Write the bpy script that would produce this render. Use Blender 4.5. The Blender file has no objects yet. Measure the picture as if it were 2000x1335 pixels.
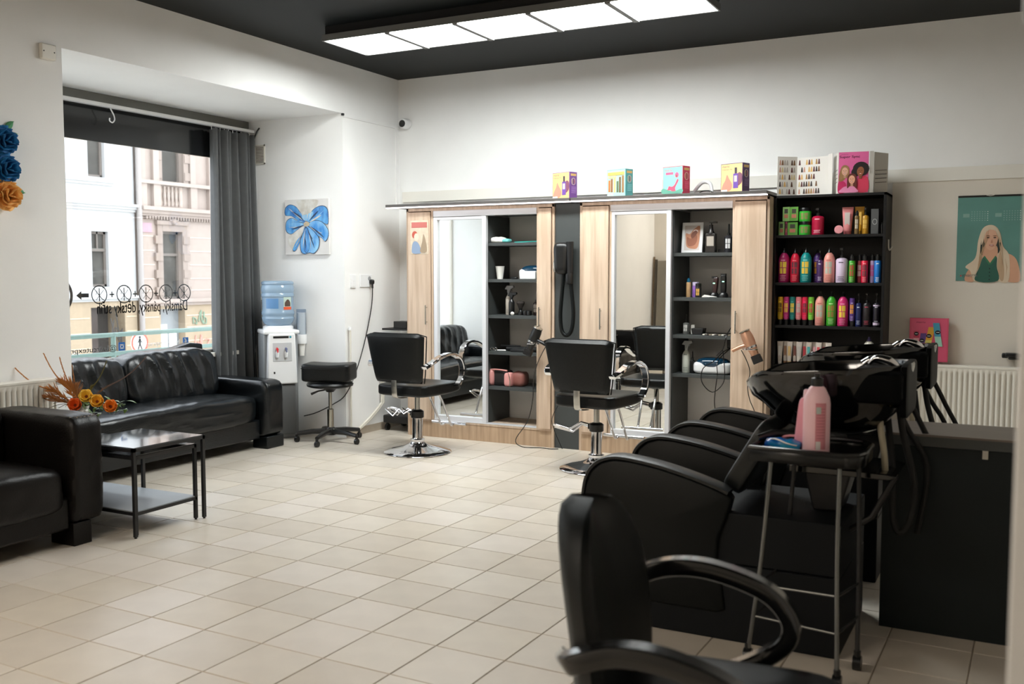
import bpy, bmesh, math, random
from mathutils import Matrix, Vector, noise
R = math.radians
PI = math.pi
COL = bpy.context.scene.collection
scene = bpy.context.scene
random.seed(7)

# ------------------------------------------------------------------ camera
cam_data = bpy.data.cameras.new('camera')
cam = bpy.data.objects.new('camera', cam_data)
COL.objects.link(cam)
cam_data.sensor_width = 36.0
cam_data.lens = 1907.0 / 2000.0 * 36.0
cam.location = (5.15, -7.54, 1.42)
cam.rotation_euler = (R(90 - 4.081), 0.0, R(27.792))
cam_data.clip_start = 0.05
cam_data.clip_end = 200
cam_data.dof.use_dof = True
cam_data.dof.focus_distance = 6.8
cam_data.dof.aperture_fstop = 3.2
scene.camera = cam

# ------------------------------------------------------------------ world: bright overcast sky
world = bpy.data.worlds.new('sky')
scene.world = world
world.use_nodes = True
bg = world.node_tree.nodes['Background']
bg.inputs['Color'].default_value = (0.86, 0.93, 1.0, 1)
bg.inputs['Strength'].default_value = 4.2

PANEL_EMIT = 27.5        # the five lit panels of the ceiling fixture
REAR_FILL_EMIT = 15.0          # fill fixture of the same kind, added behind the camera
scene.view_settings.view_transform = 'Standard'
scene.view_settings.look = 'None'
scene.view_settings.gamma = 1.0
scene.view_settings.use_curve_mapping = False
scene.view_settings.exposure = 0.34

# ------------------------------------------------------------------ materials
def lin(c):
    out = []
    for v in c[:3]:
        v = v / 255.0
        out.append(v / 12.92 if v <= 0.04045 else ((v + 0.055) / 1.055) ** 2.4)
    return (out[0], out[1], out[2], 1.0)

MATS = {}
def mat(name, rgb, rough=0.5, metal=0.0, var=0.0, vscale=6.0, bump=0.0, bscale=40.0, stretch=None,
        coat=0.0, spec=0.5, sss=0.0, emit=None, estr=0.0, alpha=None, trans=0.0, sheen=0.0, rgb2=None, rvar=0.0):
    if name in MATS: return MATS[name]
    m = bpy.data.materials.new(name); m.use_nodes = True
    nt = m.node_tree; N = nt.nodes; L = nt.links
    b = N['Principled BSDF']
    c = lin(rgb)
    b.inputs['Base Color'].default_value = c
    b.inputs['Roughness'].default_value = rough
    b.inputs['Metallic'].default_value = metal
    b.inputs['Specular IOR Level'].default_value = spec
    if coat: b.inputs['Coat Weight'].default_value = coat; b.inputs['Coat Roughness'].default_value = 0.08
    if trans: b.inputs['Transmission Weight'].default_value = trans
    if sheen: b.inputs['Sheen Weight'].default_value = sheen
    if emit: b.inputs['Emission Color'].default_value = lin(emit); b.inputs['Emission Strength'].default_value = estr
    if var or bump or rgb2 or rvar:
        tc = N.new('ShaderNodeTexCoord'); mp = N.new('ShaderNodeMapping')
        L.new(tc.outputs['Object'], mp.inputs['Vector'])
        if stretch: mp.inputs['Scale'].default_value = stretch
        nz = N.new('ShaderNodeTexNoise'); nz.inputs['Scale'].default_value = vscale; nz.inputs['Detail'].default_value = 5
        L.new(mp.outputs['Vector'], nz.inputs['Vector'])
        if var or rgb2:
            mx = N.new('ShaderNodeMix'); mx.data_type = 'RGBA'
            c2 = lin(rgb2) if rgb2 else tuple(min(1, x * (1 - var)) for x in c[:3]) + (1,)
            c1 = c if rgb2 else tuple(min(1, x * (1 + var)) for x in c[:3]) + (1,)
            mx.inputs['A'].default_value = c1; mx.inputs['B'].default_value = c2
            rp = N.new('ShaderNodeValToRGB'); rp.color_ramp.elements[0].position = 0.35; rp.color_ramp.elements[1].position = 0.65
            L.new(nz.outputs['Fac'], rp.inputs['Fac']); L.new(rp.outputs['Color'], mx.inputs['Factor'])
            L.new(mx.outputs['Result'], b.inputs['Base Color'])
        if rvar:
            mr = N.new('ShaderNodeMapRange'); mr.inputs['To Min'].default_value = max(0.02, rough - rvar); mr.inputs['To Max'].default_value = rough + rvar
            L.new(nz.outputs['Fac'], mr.inputs['Value']); L.new(mr.outputs['Result'], b.inputs['Roughness'])
        if bump:
            n2 = N.new('ShaderNodeTexNoise'); n2.inputs['Scale'].default_value = bscale; n2.inputs['Detail'].default_value = 4
            L.new(mp.outputs['Vector'], n2.inputs['Vector'])
            bp = N.new('ShaderNodeBump'); bp.inputs['Strength'].default_value = bump; bp.inputs['Distance'].default_value = 0.01
            L.new(n2.outputs['Fac'], bp.inputs['Height']); L.new(bp.outputs['Normal'], b.inputs['Normal'])
    MATS[name] = m
    return m

def glass_mat(name, tint=(1, 1, 1), gloss=0.08, rough=0.0):
    if name in MATS: return MATS[name]
    m = bpy.data.materials.new(name); m.use_nodes = True
    nt = m.node_tree; N = nt.nodes; L = nt.links
    for n in list(N): N.remove(n)
    out = N.new('ShaderNodeOutputMaterial'); tr = N.new('ShaderNodeBsdfTransparent'); gl = N.new('ShaderNodeBsdfGlossy')
    mx = N.new('ShaderNodeMixShader'); fr = N.new('ShaderNodeFresnel'); fr.inputs['IOR'].default_value = 1.45
    tr.inputs['Color'].default_value = tint + (1,); gl.inputs['Roughness'].default_value = rough
    ge = N.new('ShaderNodeNewGeometry'); mr = N.new('ShaderNodeMapRange'); mr.inputs['To Min'].default_value = 1.45; mr.inputs['To Max'].default_value = 1 / 1.45
    L.new(ge.outputs['Backfacing'], mr.inputs['Value']); L.new(mr.outputs['Result'], fr.inputs['IOR'])   # a thin pane: no total reflection at its inner faces
    L.new(fr.outputs['Fac'], mx.inputs['Fac']); L.new(tr.outputs[0], mx.inputs[1]); L.new(gl.outputs[0], mx.inputs[2])
    L.new(mx.outputs[0], out.inputs['Surface'])
    MATS[name] = m
    return m

def emit_mat(name, rgb, s):
    if name in MATS: return MATS[name]
    m = bpy.data.materials.new(name); m.use_nodes = True
    b = m.node_tree.nodes['Principled BSDF']
    b.inputs['Base Color'].default_value = (0.8, 0.8, 0.8, 1)
    b.inputs['Emission Color'].default_value = lin(rgb); b.inputs['Emission Strength'].default_value = s
    MATS[name] = m
    return m

WALL = mat('wall_paint', (240, 240, 239), 0.85, var=0.015, vscale=3, bump=0.04, bscale=120)
WALLR = mat('wall_paint_shaded_beige', (215, 208, 197), 0.8, var=0.02, vscale=2, bump=0.04, bscale=120)  # beige tone has the shade of the right-hand wall put into it
CEIL = mat('ceiling_black', (12, 17, 18), 0.6, spec=.25, var=0.05, vscale=2)
TILES = [mat('floor_tile_%d' % i, c, 0.34, var=0.035, vscale=5, bump=0.03, bscale=18, rvar=0.06) for i, c in
         enumerate([(206, 197, 184), (200, 191, 178), (209, 200, 189), (203, 193, 178), (198, 188, 174)])]
GROUT = mat('floor_grout', (150, 138, 122), 0.9, var=0.05, vscale=30)
def wood_mat(name, c1, c2, sc=(14, 14, 0.9)):
    return mat(name, c1, 0.5, rgb2=c2, vscale=2.2, stretch=sc, bump=0.06, bscale=3)
OAK = wood_mat('oak_veneer', (212, 190, 168), (188, 163, 140))
OAKH = wood_mat('oak_veneer_plinth', (190, 163, 135), (165, 138, 112))
GRAPH = mat('graphite_board', (62, 66, 66), 0.5, var=0.04)
PELM = mat('pelmet_board', (84, 80, 78), 0.45, var=0.05)
BLKB = mat('black_board', (12, 12, 14), 0.5, var=0.05, spec=.3)
CHROME = mat('chrome', (225, 225, 228), 0.07, 1.0)
ALU = mat('brushed_aluminium', (226, 227, 231), 0.35, 0.25, bump=0.02, bscale=200)
STEEL = mat('satin_steel', (190, 188, 182), 0.25, 1.0)
MIRR = mat('mirror_silver', (240, 243, 242), 0.0, 1.0)
LEA = mat('black_leather', (9, 12, 13), 0.36, var=0.1, vscale=8, bump=0.18, bscale=160, spec=0.32)
LEAS = mat('sofa_leather', (13, 17, 20), 0.27, var=0.12, vscale=5, bump=0.12, bscale=120, spec=0.45)
LEAB = mat('brown_black_leather', (12, 9, 8), 0.38, var=0.12, vscale=6, bump=0.15, bscale=120, spec=.28)
VINYL = mat('matt_black_vinyl', (7, 11, 11), 0.45, var=0.05, bump=0.06, bscale=200, spec=.22)
PADV = mat('grey_black_arm_pad', (22, 25, 26), 0.4, var=0.05, spec=.4)
BLKP = mat('black_plastic', (16, 17, 18), 0.3)
BLKM = mat('matt_black_metal', (22, 22, 24), 0.45)
BLKG = mat('black_gloss_ceramic', (8, 9, 10), 0.08, coat=0.6)
WHP = mat('white_plastic', (236, 237, 238), 0.35)
WHM = mat('white_enamel', (226, 222, 212), 0.35, var=0.01)
GREYP = mat('grey_plastic', (150, 152, 154), 0.4)
RUBB = mat('black_rubber', (9, 9, 9), 0.7)
PAPER = mat('white_paper', (238, 236, 230), 0.7)
def C(rgb, rough=0.35, k=''):
    return mat('colour_%d_%d_%d%s' % (rgb[0], rgb[1], rgb[2], k), rgb, rough, var=0.03, vscale=10)

# ------------------------------------------------------------------ mesh builder
class MB:
    def __init__(s, T=None):
        s.v = []; s.f = []; s.T = T or Matrix.Identity(4)
    def add(s, vs, fs, M=None):
        o = len(s.v); A = s.T @ M if M is not None else s.T
        s.v += [A @ Vector(p) for p in vs]
        s.f += [tuple(i + o for i in f) for f in fs]
        return s
    def box(s, x0, x1, y0, y1, z0, z1, M=None):
        if x0 > x1: x0, x1 = x1, x0
        if y0 > y1: y0, y1 = y1, y0
        if z0 > z1: z0, z1 = z1, z0
        return s.add([(x0, y0, z0), (x1, y0, z0), (x1, y1, z0), (x0, y1, z0), (x0, y0, z1), (x1, y0, z1), (x1, y1, z1), (x0, y1, z1)],
                     [(0, 3, 2, 1), (4, 5, 6, 7), (0, 1, 5, 4), (1, 2, 6, 5), (2, 3, 7, 6), (3, 0, 4, 7)], M)
    def rot(s, p0, p1):
        d = Vector(p1) - Vector(p0)
        return Matrix.Translation(Vector(p0)) @ d.to_track_quat('Z', 'Y').to_matrix().to_4x4(), d.length
    def lathe(s, prof, c=(0, 0, 0), n=24, M=None, a0=0, a1=2 * PI):
        vs = []; fs = []; full = abs(a1 - a0 - 2 * PI) < 1e-6
        cols = n if full else n + 1
        for r, z in prof:
            for k in range(cols):
                a = a0 + (a1 - a0) * k / n
                vs.append((c[0] + r * math.cos(a), c[1] + r * math.sin(a), c[2] + z))
        for i in range(len(prof) - 1):
            for k in range(n):
                k2 = (k + 1) % cols
                fs.append((i * cols + k, i * cols + k2, (i + 1) * cols + k2, (i + 1) * cols + k))
        if full:
            if prof[0][0] > 1e-5: fs.append(tuple(range(n))[::-1])
            if prof[-1][0] > 1e-5: fs.append(tuple((len(prof) - 1) * n + k for k in range(n)))
        return s.add(vs, fs, M)
    def cyl(s, p0, p1, r0, r1=None, n=16):
        M, l = s.rot(p0, p1); r1 = r0 if r1 is None else r1
        return s.lathe([(r0, 0), (r1, l)], n=n, M=M)
    def tube(s, pts, r, n=8, sm=0, closed=False, flat=1.0):
        P = [Vector(p) for p in pts]
        if sm: P = crom(P, sm, closed)
        rs = r if isinstance(r, (list, tuple)) else None
        vs = []; fs = []; m = len(P); up = None
        for i, p in enumerate(P):
            t = (P[(i + 1) % m] - P[i - 1]) if closed else (P[min(i + 1, m - 1)] - P[max(i - 1, 0)])
            t.normalize()
            if up is None:
                up = Vector((0, 0, 1)) if abs(t.z) < 0.9 else Vector((1, 0, 0))
            side = t.cross(up); side.normalize(); up = side.cross(t); up.normalize()
            rr = r
            if rs: 
                q = i / (m - 1) * (len(rs) - 1); j = min(int(q), len(rs) - 2); rr = rs[j] + (rs[j + 1] - rs[j]) * (q - j)
            for k in range(n):
                a = 2 * PI * k / n
                vs.append(p + side * (math.cos(a) * rr) + up * (math.sin(a) * rr * flat))
        for i in range(m if closed else m - 1):
            i2 = (i + 1) % m
            for k in range(n):
                k2 = (k + 1) % n
                fs.append((i * n + k, i * n + k2, i2 * n + k2, i2 * n + k))
        if not closed:
            fs.append(tuple(range(n))[::-1]); fs.append(tuple((m - 1) * n + k for k in range(n)))
        return s.add(vs, fs)
    def ribbon(s, pts, side, w, t, sm=0):
        """flat bar: rectangular section swept along pts; side = width direction"""
        P = [Vector(p) for p in pts]
        if sm: P = crom(P, sm)
        S = Vector(side).normalized(); vs = []; fs = []; m = len(P)
        for i, p in enumerate(P):
            tn = (P[min(i + 1, m - 1)] - P[max(i - 1, 0)]).normalized()
            nn = tn.cross(S).normalized()
            for a, b in ((-1, -.6), (-.8, -1), (.8, -1), (1, -.6), (1, .6), (.8, 1), (-.8, 1), (-1, .6)):
                vs.append(p + S * (a * w / 2) + nn * (b * t / 2))
        for i in range(m - 1):
            for k in range(8):
                k2 = (k + 1) % 8
                fs.append((i * 8 + k, i * 8 + k2, (i + 1) * 8 + k2, (i + 1) * 8 + k))
        fs.append(tuple(range(8))[::-1]); fs.append(tuple((m - 1) * 8 + k for k in range(8)))
        return s.add(vs, fs)
    def prism(s, poly, pl, d0, d1, M=None):
        def P(a, b, d): return {'xz': (a, d, b), 'yz': (d, a, b), 'xy': (a, b, d)}[pl]
        n = len(poly)
        vs = [P(a, b, d0) for a, b in poly] + [P(a, b, d1) for a, b in poly]
        fs = [tuple(range(n)), tuple(range(2 * n - 1, n - 1, -1))] + [(i, i + n, (i + 1) % n + n, (i + 1) % n) for i in range(n)]
        return s.add(vs, fs, M)
    def pillow(s, c, sz, e=4.0, n=10, fn=None, M=None):
        """rounded box: cube grid projected on a superellipsoid; fn(u,v,w,p)->p displaces"""
        vs = []; fs = []; idx = {}
        def V(a, b, cc):
            key = (round(a, 5), round(b, 5), round(cc, 5))
            if key in idx: return idx[key]
            L = (abs(a) ** e + abs(b) ** e + abs(cc) ** e) ** (1 / e)
            p = Vector((a / L, b / L, cc / L))
            q = Vector((c[0] + p.x * sz[0] / 2, c[1] + p.y * sz[1] / 2, c[2] + p.z * sz[2] / 2))
            if fn: q = fn(p, q)
            idx[key] = len(vs); vs.append(q); return idx[key]
        g = [math.tan((-1 + 2 * i / n) * PI / 4) for i in range(n + 1)]
        for ax in range(3):
            for sg in (-1, 1):
                for i in range(n):
                    for j in range(n):
                        q = []
                        for a, b in ((g[i], g[j]), (g[i + 1], g[j]), (g[i + 1], g[j + 1]), (g[i], g[j + 1])):
                            t = [0, 0, 0]; t[ax] = sg; t[(ax + 1) % 3] = a; t[(ax + 2) % 3] = b
                            q.append(V(*t))
                        fs.append(tuple(q) if sg > 0 else tuple(q[::-1]))
        return s.add(vs, fs, M)
    def grid(s, fn, nu, nv, M=None, close_u=False):
        vs = []; fs = []
        cu = nu if close_u else nu + 1
        for i in range(cu):
            for j in range(nv + 1): vs.append(fn(i / nu, j / nv))
        for i in range(nu):
            i2 = (i + 1) % cu
            for j in range(nv):
                fs.append((i * (nv + 1) + j, i2 * (nv + 1) + j, i2 * (nv + 1) + j + 1, i * (nv + 1) + j + 1))
        return s.add(vs, fs, M)
    def poly(s, pts):
        return s.add(pts, [tuple(range(len(pts)))])

def crom(P, k, closed=False):
    out = []; n = len(P)
    rng = range(n) if closed else range(n - 1)
    for i in rng:
        if closed: a, b, c, d = P[i - 1], P[i], P[(i + 1) % n], P[(i + 2) % n]
        else: a, b, c, d = P[max(i - 1, 0)], P[i], P[i + 1], P[min(i + 2, n - 1)]
        for j in range(k):
            t = j / k
            out.append(0.5 * ((2 * b) + (c - a) * t + (2 * a - 5 * b + 4 * c - d) * t * t + (3 * b - 3 * c + d - a) * t ** 3))
    if not closed: out.append(P[-1])
    return out

def mesh_obj(name, mb, m, bev=0.0, seg=2, solid=0.0, sharp=38, fixn=True, sub=0):
    me = bpy.data.meshes.new(name)
    me.from_pydata([tuple(p) for p in mb.v], [], mb.f)
    if fixn:
        bm = bmesh.new(); bm.from_mesh(me); bmesh.ops.recalc_face_normals(bm, faces=bm.faces); bm.to_mesh(me); bm.free()
    me.materials.append(m)
    me.shade_smooth()
    me.set_sharp_from_angle(angle=R(sharp))
    o = bpy.data.objects.new(name, me); COL.objects.link(o)
    if solid:
        md = o.modifiers.new('thickness', 'SOLIDIFY'); md.thickness = solid; md.offset = 0
    if bev:
        md = o.modifiers.new('bevel', 'BEVEL'); md.width = bev; md.segments = seg; md.limit_method = 'ANGLE'; md.angle_limit = R(40)
        md.harden_normals = False
    if sub:
        md = o.modifiers.new('sub', 'SUBSURF'); md.levels = sub; md.render_levels = sub
    return o

def tag(o, label=None, cat=None, group=None, kind=None):
    if label: o['label'] = label
    if cat: o['category'] = cat
    if group: o['group'] = group
    if kind: o['kind'] = kind
    return o

def thing(name, label, cat, loc=(0, 0, 0), rz=0.0, group=None):
    o = bpy.data.objects.new(name, None); COL.objects.link(o)
    o.empty_display_size = 0.05
    o.location = loc; o.rotation_euler = (0, 0, rz)
    return tag(o, label, cat, group)

def W(root):
    """mesh builder that takes world coordinates for a part of root"""
    M = Matrix.Translation(Vector(root.location)) @ root.rotation_euler.to_matrix().to_4x4()
    return MB(M.inverted())

def part(name, mb, m, root, label=None, kind=None, **k):
    o = mesh_obj(name, mb, m, **k); o.parent = root
    if label: o['label'] = label
    if kind: o['kind'] = kind
    return o

def single(name, mb, m, label, cat, group=None, kind=None, **k):
    """a thing that is one mesh, origin at its base"""
    xs = [p.x for p in mb.v]; ys = [p.y for p in mb.v]; zs = [p.z for p in mb.v]
    c = Vector(((min(xs) + max(xs)) / 2, (min(ys) + max(ys)) / 2, min(zs)))
    mb.v = [p - c for p in mb.v]
    o = mesh_obj(name, mb, m, **k); o.location = c
    return tag(o, label, cat, group, kind)

def struct(name, mb, m, parent=None, **k):
    o = mesh_obj(name, mb, m, **k); o['kind'] = 'structure'
    if parent: o.parent = parent
    return o

def copy_tree(o, parent=None):
    c = o.copy(); COL.objects.link(c); c.parent = parent
    for ch in o.children: copy_tree(ch, c)
    return c

TXT = {}
def text_geo(s):
    if s in TXT: return TXT[s]
    cu = bpy.data.curves.new('t', 'FONT'); cu.body = s; cu.size = 1.0; cu.resolution_u = 3
    o = bpy.data.objects.new('t', cu); COL.objects.link(o)
    dg = bpy.context.evaluated_depsgraph_get(); dg.update()
    me = bpy.data.meshes.new_from_object(o.evaluated_get(dg))
    vs = [tuple(v.co) for v in me.vertices]; fs = [tuple(p.vertices) for p in me.polygons]
    bpy.data.objects.remove(o); bpy.data.curves.remove(cu); bpy.data.meshes.remove(me)
    TXT[s] = (vs, fs); return TXT[s]
def add_text(mb, s, org, u, v, w=None, h=None, bold=0.0):
    """text whose left-bottom sits at org, running along u, up along v; w = total width, h = height"""
    vs, fs = text_geo(s)
    x0 = min(p[0] for p in vs); x1 = max(p[0] for p in vs); y0 = min(p[1] for p in vs); y1 = max(p[1] for p in vs)
    if w is None: sc = h / (y1 - y0); sx = sc
    else: sx = w / (x1 - x0); sc = sx if h is None else h / (y1 - y0)
    u = Vector(u); v = Vector(v); O = Vector(org)
    for k in ((0,) if not bold else (-bold, 0, bold)):
        mb.add([O + u * ((p[0] - x0) * sx + k) + v * ((p[1] - y0) * sc) for p in vs], fs)
    return mb

class Art:
    """flat print on a surface: coloured shapes, each colour its own mesh, layers 0.3 mm apart"""
    def __init__(s, org, u, v, root, Tw=True):
        s.o = Vector(org); s.u = Vector(u); s.v = Vector(v); s.n = s.u.cross(s.v).normalized(); s.d = {}; s.root = root; s.l = 1
    def poly(s, name, rgb, pts, layer=None, each=None):
        if layer is None: layer = s.l; s.l += 1
        key = (name, rgb, each)
        if key not in s.d: s.d[key] = W(s.root)
        P = [s.o + s.u * a + s.v * b + s.n * (0.0004 * layer + 0.0004) for a, b in pts]
        s.d[key].poly(P)
        return s
    def ell(s, name, rgb, cx, cy, rx, ry, rot=0, n=20, layer=None):
        c, q = math.cos(R(rot)), math.sin(R(rot))
        return s.poly(name, rgb, [(cx + rx * math.cos(t) * c - ry * math.sin(t) * q, cy + rx * math.cos(t) * q + ry * math.sin(t) * c) for t in [2 * PI * k / n for k in range(n)]], layer)
    def rect(s, name, rgb, x0, x1, y0, y1, layer=None):
        return s.poly(name, rgb, [(x0, y0), (x1, y0), (x1, y1), (x0, y1)], layer)
    def smooth(s, name, rgb, pts, layer=None, k=5):
        P = crom([Vector((a, b, 0)) for a, b in pts], k, True)
        return s.poly(name, rgb, [(p.x, p.y) for p in P], layer)
    def text(s, name, rgb, t, x, y, w=None, h=None, bold=0, layer=None):
        if layer is None: layer = s.l; s.l += 1
        key = (name, rgb, None)
        if key not in s.d: s.d[key] = W(s.root)
        add_text(s.d[key], t, s.o + s.u * x + s.v * y + s.n * (0.0004 * layer + 0.0004), s.u, s.v, w, h, bold)
        return s
    def done(s, rough=0.5, parent=None):
        for (name, rgb, _), mb in s.d.items():
            part(name, mb, C(rgb, rough, 'print'), parent or s.root, fixn=False)
# ------------------------------------------------------------------ room shell
H_ROOM = 3.17
XR, YF = 5.75, -7.82          # right and rear limits of the room
def bxs(*bs):
    mb = MB()
    for b in bs: mb.box(*b)
    return mb
struct('wall_left', bxs((-1.25, 0, YF, -3.54, -.05, H_ROOM + .1), (-1.25, 0, -.83, .2, -.05, H_ROOM + .1),
                        (-1.25, 0, -3.54, -.83, 2.755, H_ROOM + .1), (-1.25, -1.10, -3.54, -.83, -.05, .70)), WALL)
wb = struct('wall_back', bxs((0, XR, 0, .2, -.05, H_ROOM + .1)), WALL)
struct('wall_front', bxs((-.2, XR + .2, YF - .2, YF, -.05, H_ROOM + .1)), WALLR)
struct('wall_right', bxs((XR, XR + .2, YF, .2, -.05, H_ROOM + .1)), WALLR)
struct('ceiling', bxs((-1.25, XR + .2, YF - .2, .2, H_ROOM + .1, H_ROOM + .25), (0, XR, YF, 0, H_ROOM, H_ROOM + .1)), CEIL)
# lower zone of the rear wall right of the product shelf, beige from painted shade; thicker band on top
t1 = struct('trim_1', bxs((0.05, XR, -.022, 0, 2.06, 2.152)), mat('dado_band', (230, 227, 219), .8))
struct('trim_2', bxs((4.27, XR, -.012, 0, 0.0, 2.06)), WALLR)
struct('trim_3', MB().box(5.1435, 5.32, -6.25, -6.0, 0, H_ROOM), WHP, bev=.003)
g = struct('trim_4', MB().box(5.131, 5.2, -6.0, -5.94, 1.768, 2.05), GREYP, bev=.01, seg=3)
# floor: grout slab and single tiles
fl = struct('floor', bxs((-1.25, XR + .1, YF - .1, .1, -.12, -.004)), GROUT)
TH = R(-0.758); TS = 0.3003; TO = Vector((5.15 - 2.859, -7.54 + 2.490, 0))
ca, sa = math.cos(TH), math.sin(TH)
gap = 0.0022
tm = []
for k in range(5):
    hb = TS / 2 - gap
    mb = MB(); c = .0016
    mb.add([(-hb, -hb, -.004), (hb, -hb, -.004), (hb, hb, -.004), (-hb, hb, -.004),
            (-hb + c, -hb + c, 0), (hb - c, -hb + c, 0), (hb - c, hb - c, 0), (-hb + c, hb - c, 0)],
           [(4, 5, 6, 7), (0, 1, 5, 4), (1, 2, 6, 5), (2, 3, 7, 6), (3, 0, 4, 7)])
    me = bpy.data.meshes.new('tile'); me.from_pydata([tuple(p) for p in mb.v], [], mb.f); me.materials.append(TILES[k]); tm.append(me)
cells = []
CX, CY = 5.15, -7.54
fwd = Vector((-math.sin(R(27.792)), math.cos(R(27.792)), 0)); rgt = Vector((math.cos(R(27.792)), math.sin(R(27.792)), 0))
for i in range(-24, 22):
    for j in range(-22, 24):
        x = TO.x + TS * (ca * (i + .5) - sa * (j + .5)); y = TO.y + TS * (sa * (i + .5) + ca * (j + .5))
        inside = (0 < x < XR and YF < y < 0) or (-1.1 < x <= 0 and -3.54 < y < -.83)
        if not inside: continue
        d = Vector((x - CX, y - CY, 0)); f = d.dot(fwd); r = d.dot(rgt)
        vis = f > 1.5 and abs(r) < .54 * f + .15
        cells.append((0 if vis else 1, f if vis else d.length, x, y))
cells.sort()
rt = random.Random(3)
rest = MB()
hidden_x = lambda x, y: (x < -.05) or (y > -.42 and .38 < x < 4.27)      # under the sofa / the cabinets
n = 0
for vis, f, x, y in cells:
    if vis == 0 and n < 300 and not hidden_x(x, y):
        o = bpy.data.objects.new('tile', tm[rt.randrange(5)]); COL.objects.link(o)
        o.location = (x, y, rt.uniform(-.0003, .0003)); o.rotation_euler = (rt.uniform(-.0006, .0006), rt.uniform(-.0006, .0006), TH); o.parent = fl
        n += 1
    else:
        hb = TS / 2 - gap
        M = Matrix.Translation((x, y, 0)) @ Matrix.Rotation(TH, 4, 'Z')
        rest.add([(-hb, -hb, -.004), (hb, -hb, -.004), (hb, hb, -.004), (-hb, hb, -.004), (-hb, -hb, 0), (hb, -hb, 0), (hb, hb, 0), (-hb, hb, 0)],
                 [(4, 5, 6, 7), (0, 1, 5, 4), (1, 2, 6, 5), (2, 3, 7, 6), (3, 0, 4, 7)], M)
o = part('tiles', rest, TILES[0], fl, kind='stuff')
# skirting
SK = mat('skirting_tile', (176, 164, 148), .4, var=.06, vscale=8)
struct('baseboard_left', bxs((0, .009, -.83, 0, 0, .065), (0, .009, YF, -3.54, 0, .065)), SK)
struct('baseboard_back', bxs((4.3, XR, -.021, -.012, 0, .065), (0.0, .4, -.009, 0, 0, .065)), SK)

# ------------------------------------------------------------------ ceiling light fixture
def light_fixture(y0, y1, x0, x1, emit, label, nm):
    t = thing('ceiling_light', label, 'light', ((x0 + x1) / 2, (y0 + y1) / 2, 3.06))
    m = W(t); w = .012
    m.box(x0 - w, x1 + w, y0 - w, y0, 3.055, 3.10).box(x0 - w, x1 + w, y1, y1 + w, 3.055, 3.10)
    m.box(x0 - w, x0, y0, y1, 3.055, 3.10).box(x1, x1 + w, y0, y1, 3.055, 3.10).box(x0, x1, y0, y1, 3.085, 3.10)
    part('frame', m, mat('fixture_frame', (120, 120, 118), .4, .3), t, bev=.002)
    m = W(t); m.box(x0 - .02, x1 + .02, y0 + .04, y0 + .16, 3.10, 3.17).box(x0 - .02, x1 + .02, y1 - .16, y1 - .04, 3.10, 3.17)
    part('mounting_rail', m, BLKM, t)
    pw = (x1 - x0) / 5
    for k in range(5):
        a, b = x0 + k * pw, x0 + (k + 1) * pw
        m = W(t); m.box(a + .018, b - .018, y0 + .008, y1 - .008, 3.058, 3.07)
        part('light_panel', m, emit_mat(nm, (250, 254, 252) if nm == 'panel_glow' else (255, 243, 228), emit), t)
        if k: 
            m = W(t); m.box(a - .019, a + .019, y0, y1, 3.048, 3.084); part('divider', m, mat('fixture_divider', (120, 120, 120), .5), t)
light_fixture(-1.905, -1.395, .67, 3.375, PANEL_EMIT, 'long fixture of five lit square panels under the black ceiling', 'panel_glow')
light_fixture(-7.3, -6.8, .7, 3.4, REAR_FILL_EMIT, 'added fill-light panel fixture on the ceiling behind the viewer', 'rear_fill_glow')

# ------------------------------------------------------------------ shop window in the niche
FR = mat('window_frame_grey', (112, 111, 105), .4, var=.04)
win = bpy.data.objects.new('window_1', None); COL.objects.link(win); win.location = (-1.06, -2.18, .7); win['kind'] = 'structure'
m = W(win)
m.box(-1.12, -1.04, -3.54, -.83, 2.675, 2.755).box(-1.12, -1.04, -.885, -.83, .7, 2.675).box(-1.12, -1.04, -3.515, -.885, .7, .76)
part('window_frame', m, FR, win, bev=.004)
m = W(win); m.box(-1.12, -1.06, -3.54, -3.515, .7, 2.675); part('window_jamb', m, WHM, win, label='white left jamb')
m = W(win); m.box(-1.25, -.98, -3.54, -.83, .70, .735); part('window_sill', m, WHM, win, bev=.004)
m = W(win); m.box(-1.09, -1.084, -3.515, -.885, .76, 2.40); part('window_pane', m, glass_mat('clear_glass'), win)
m = W(win); m.box(-1.10, -1.075, -3.515, -.885, 2.40, 2.675); part('transom_panel', m, mat('dark_transom', (34, 36, 38), .12, var=.05, coat=.3), win, label='dark glossy panel above the glass')
DEC = mat('black_vinyl_lettering', (18, 18, 18), .6)
u = (0, -1, 0); v = (0, 0, 1)
xg = -1.093
Wd = lambda: MB(W(win).T @ Matrix.Translation((0, .048, 0)))
m = Wd(); add_text(m, 'Dámský, pánsky, dětsky střih', (xg, -1.60, 1.075), u, v, w=.90, h=.125, bold=.0015)
part('lettering', m, DEC, win, fixn=False, label='black service lettering, read from outside')
def ring(mb, X, y, z, r0, r1, n=40, a0=0, a1=2 * PI):
    vs = []; fs = []
    for k in range(n + 1):
        a = a0 + (a1 - a0) * k / n
        vs += [(X, y + r0 * math.cos(a), z + r0 * math.sin(a)), (X, y + r1 * math.cos(a), z + r1 * math.sin(a))]
    for k in range(n): fs.append((2 * k, 2 * k + 1, 2 * k + 3, 2 * k + 2))
    mb.add(vs, fs)
def bar(mb, X, p, q, w):
    p = Vector(p); q = Vector(q); d = (q - p).normalized(); nn = Vector((-d.y, d.x)) * w / 2
    mb.poly([(X, (p + nn).x, (p + nn).y), (X, (q + nn).x, (q + nn).y), (X, (q - nn).x, (q - nn).y), (X, (p - nn).x, (p - nn).y)])
ys = [-2.475, -2.245, -2.03, -1.825, -1.63]
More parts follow.
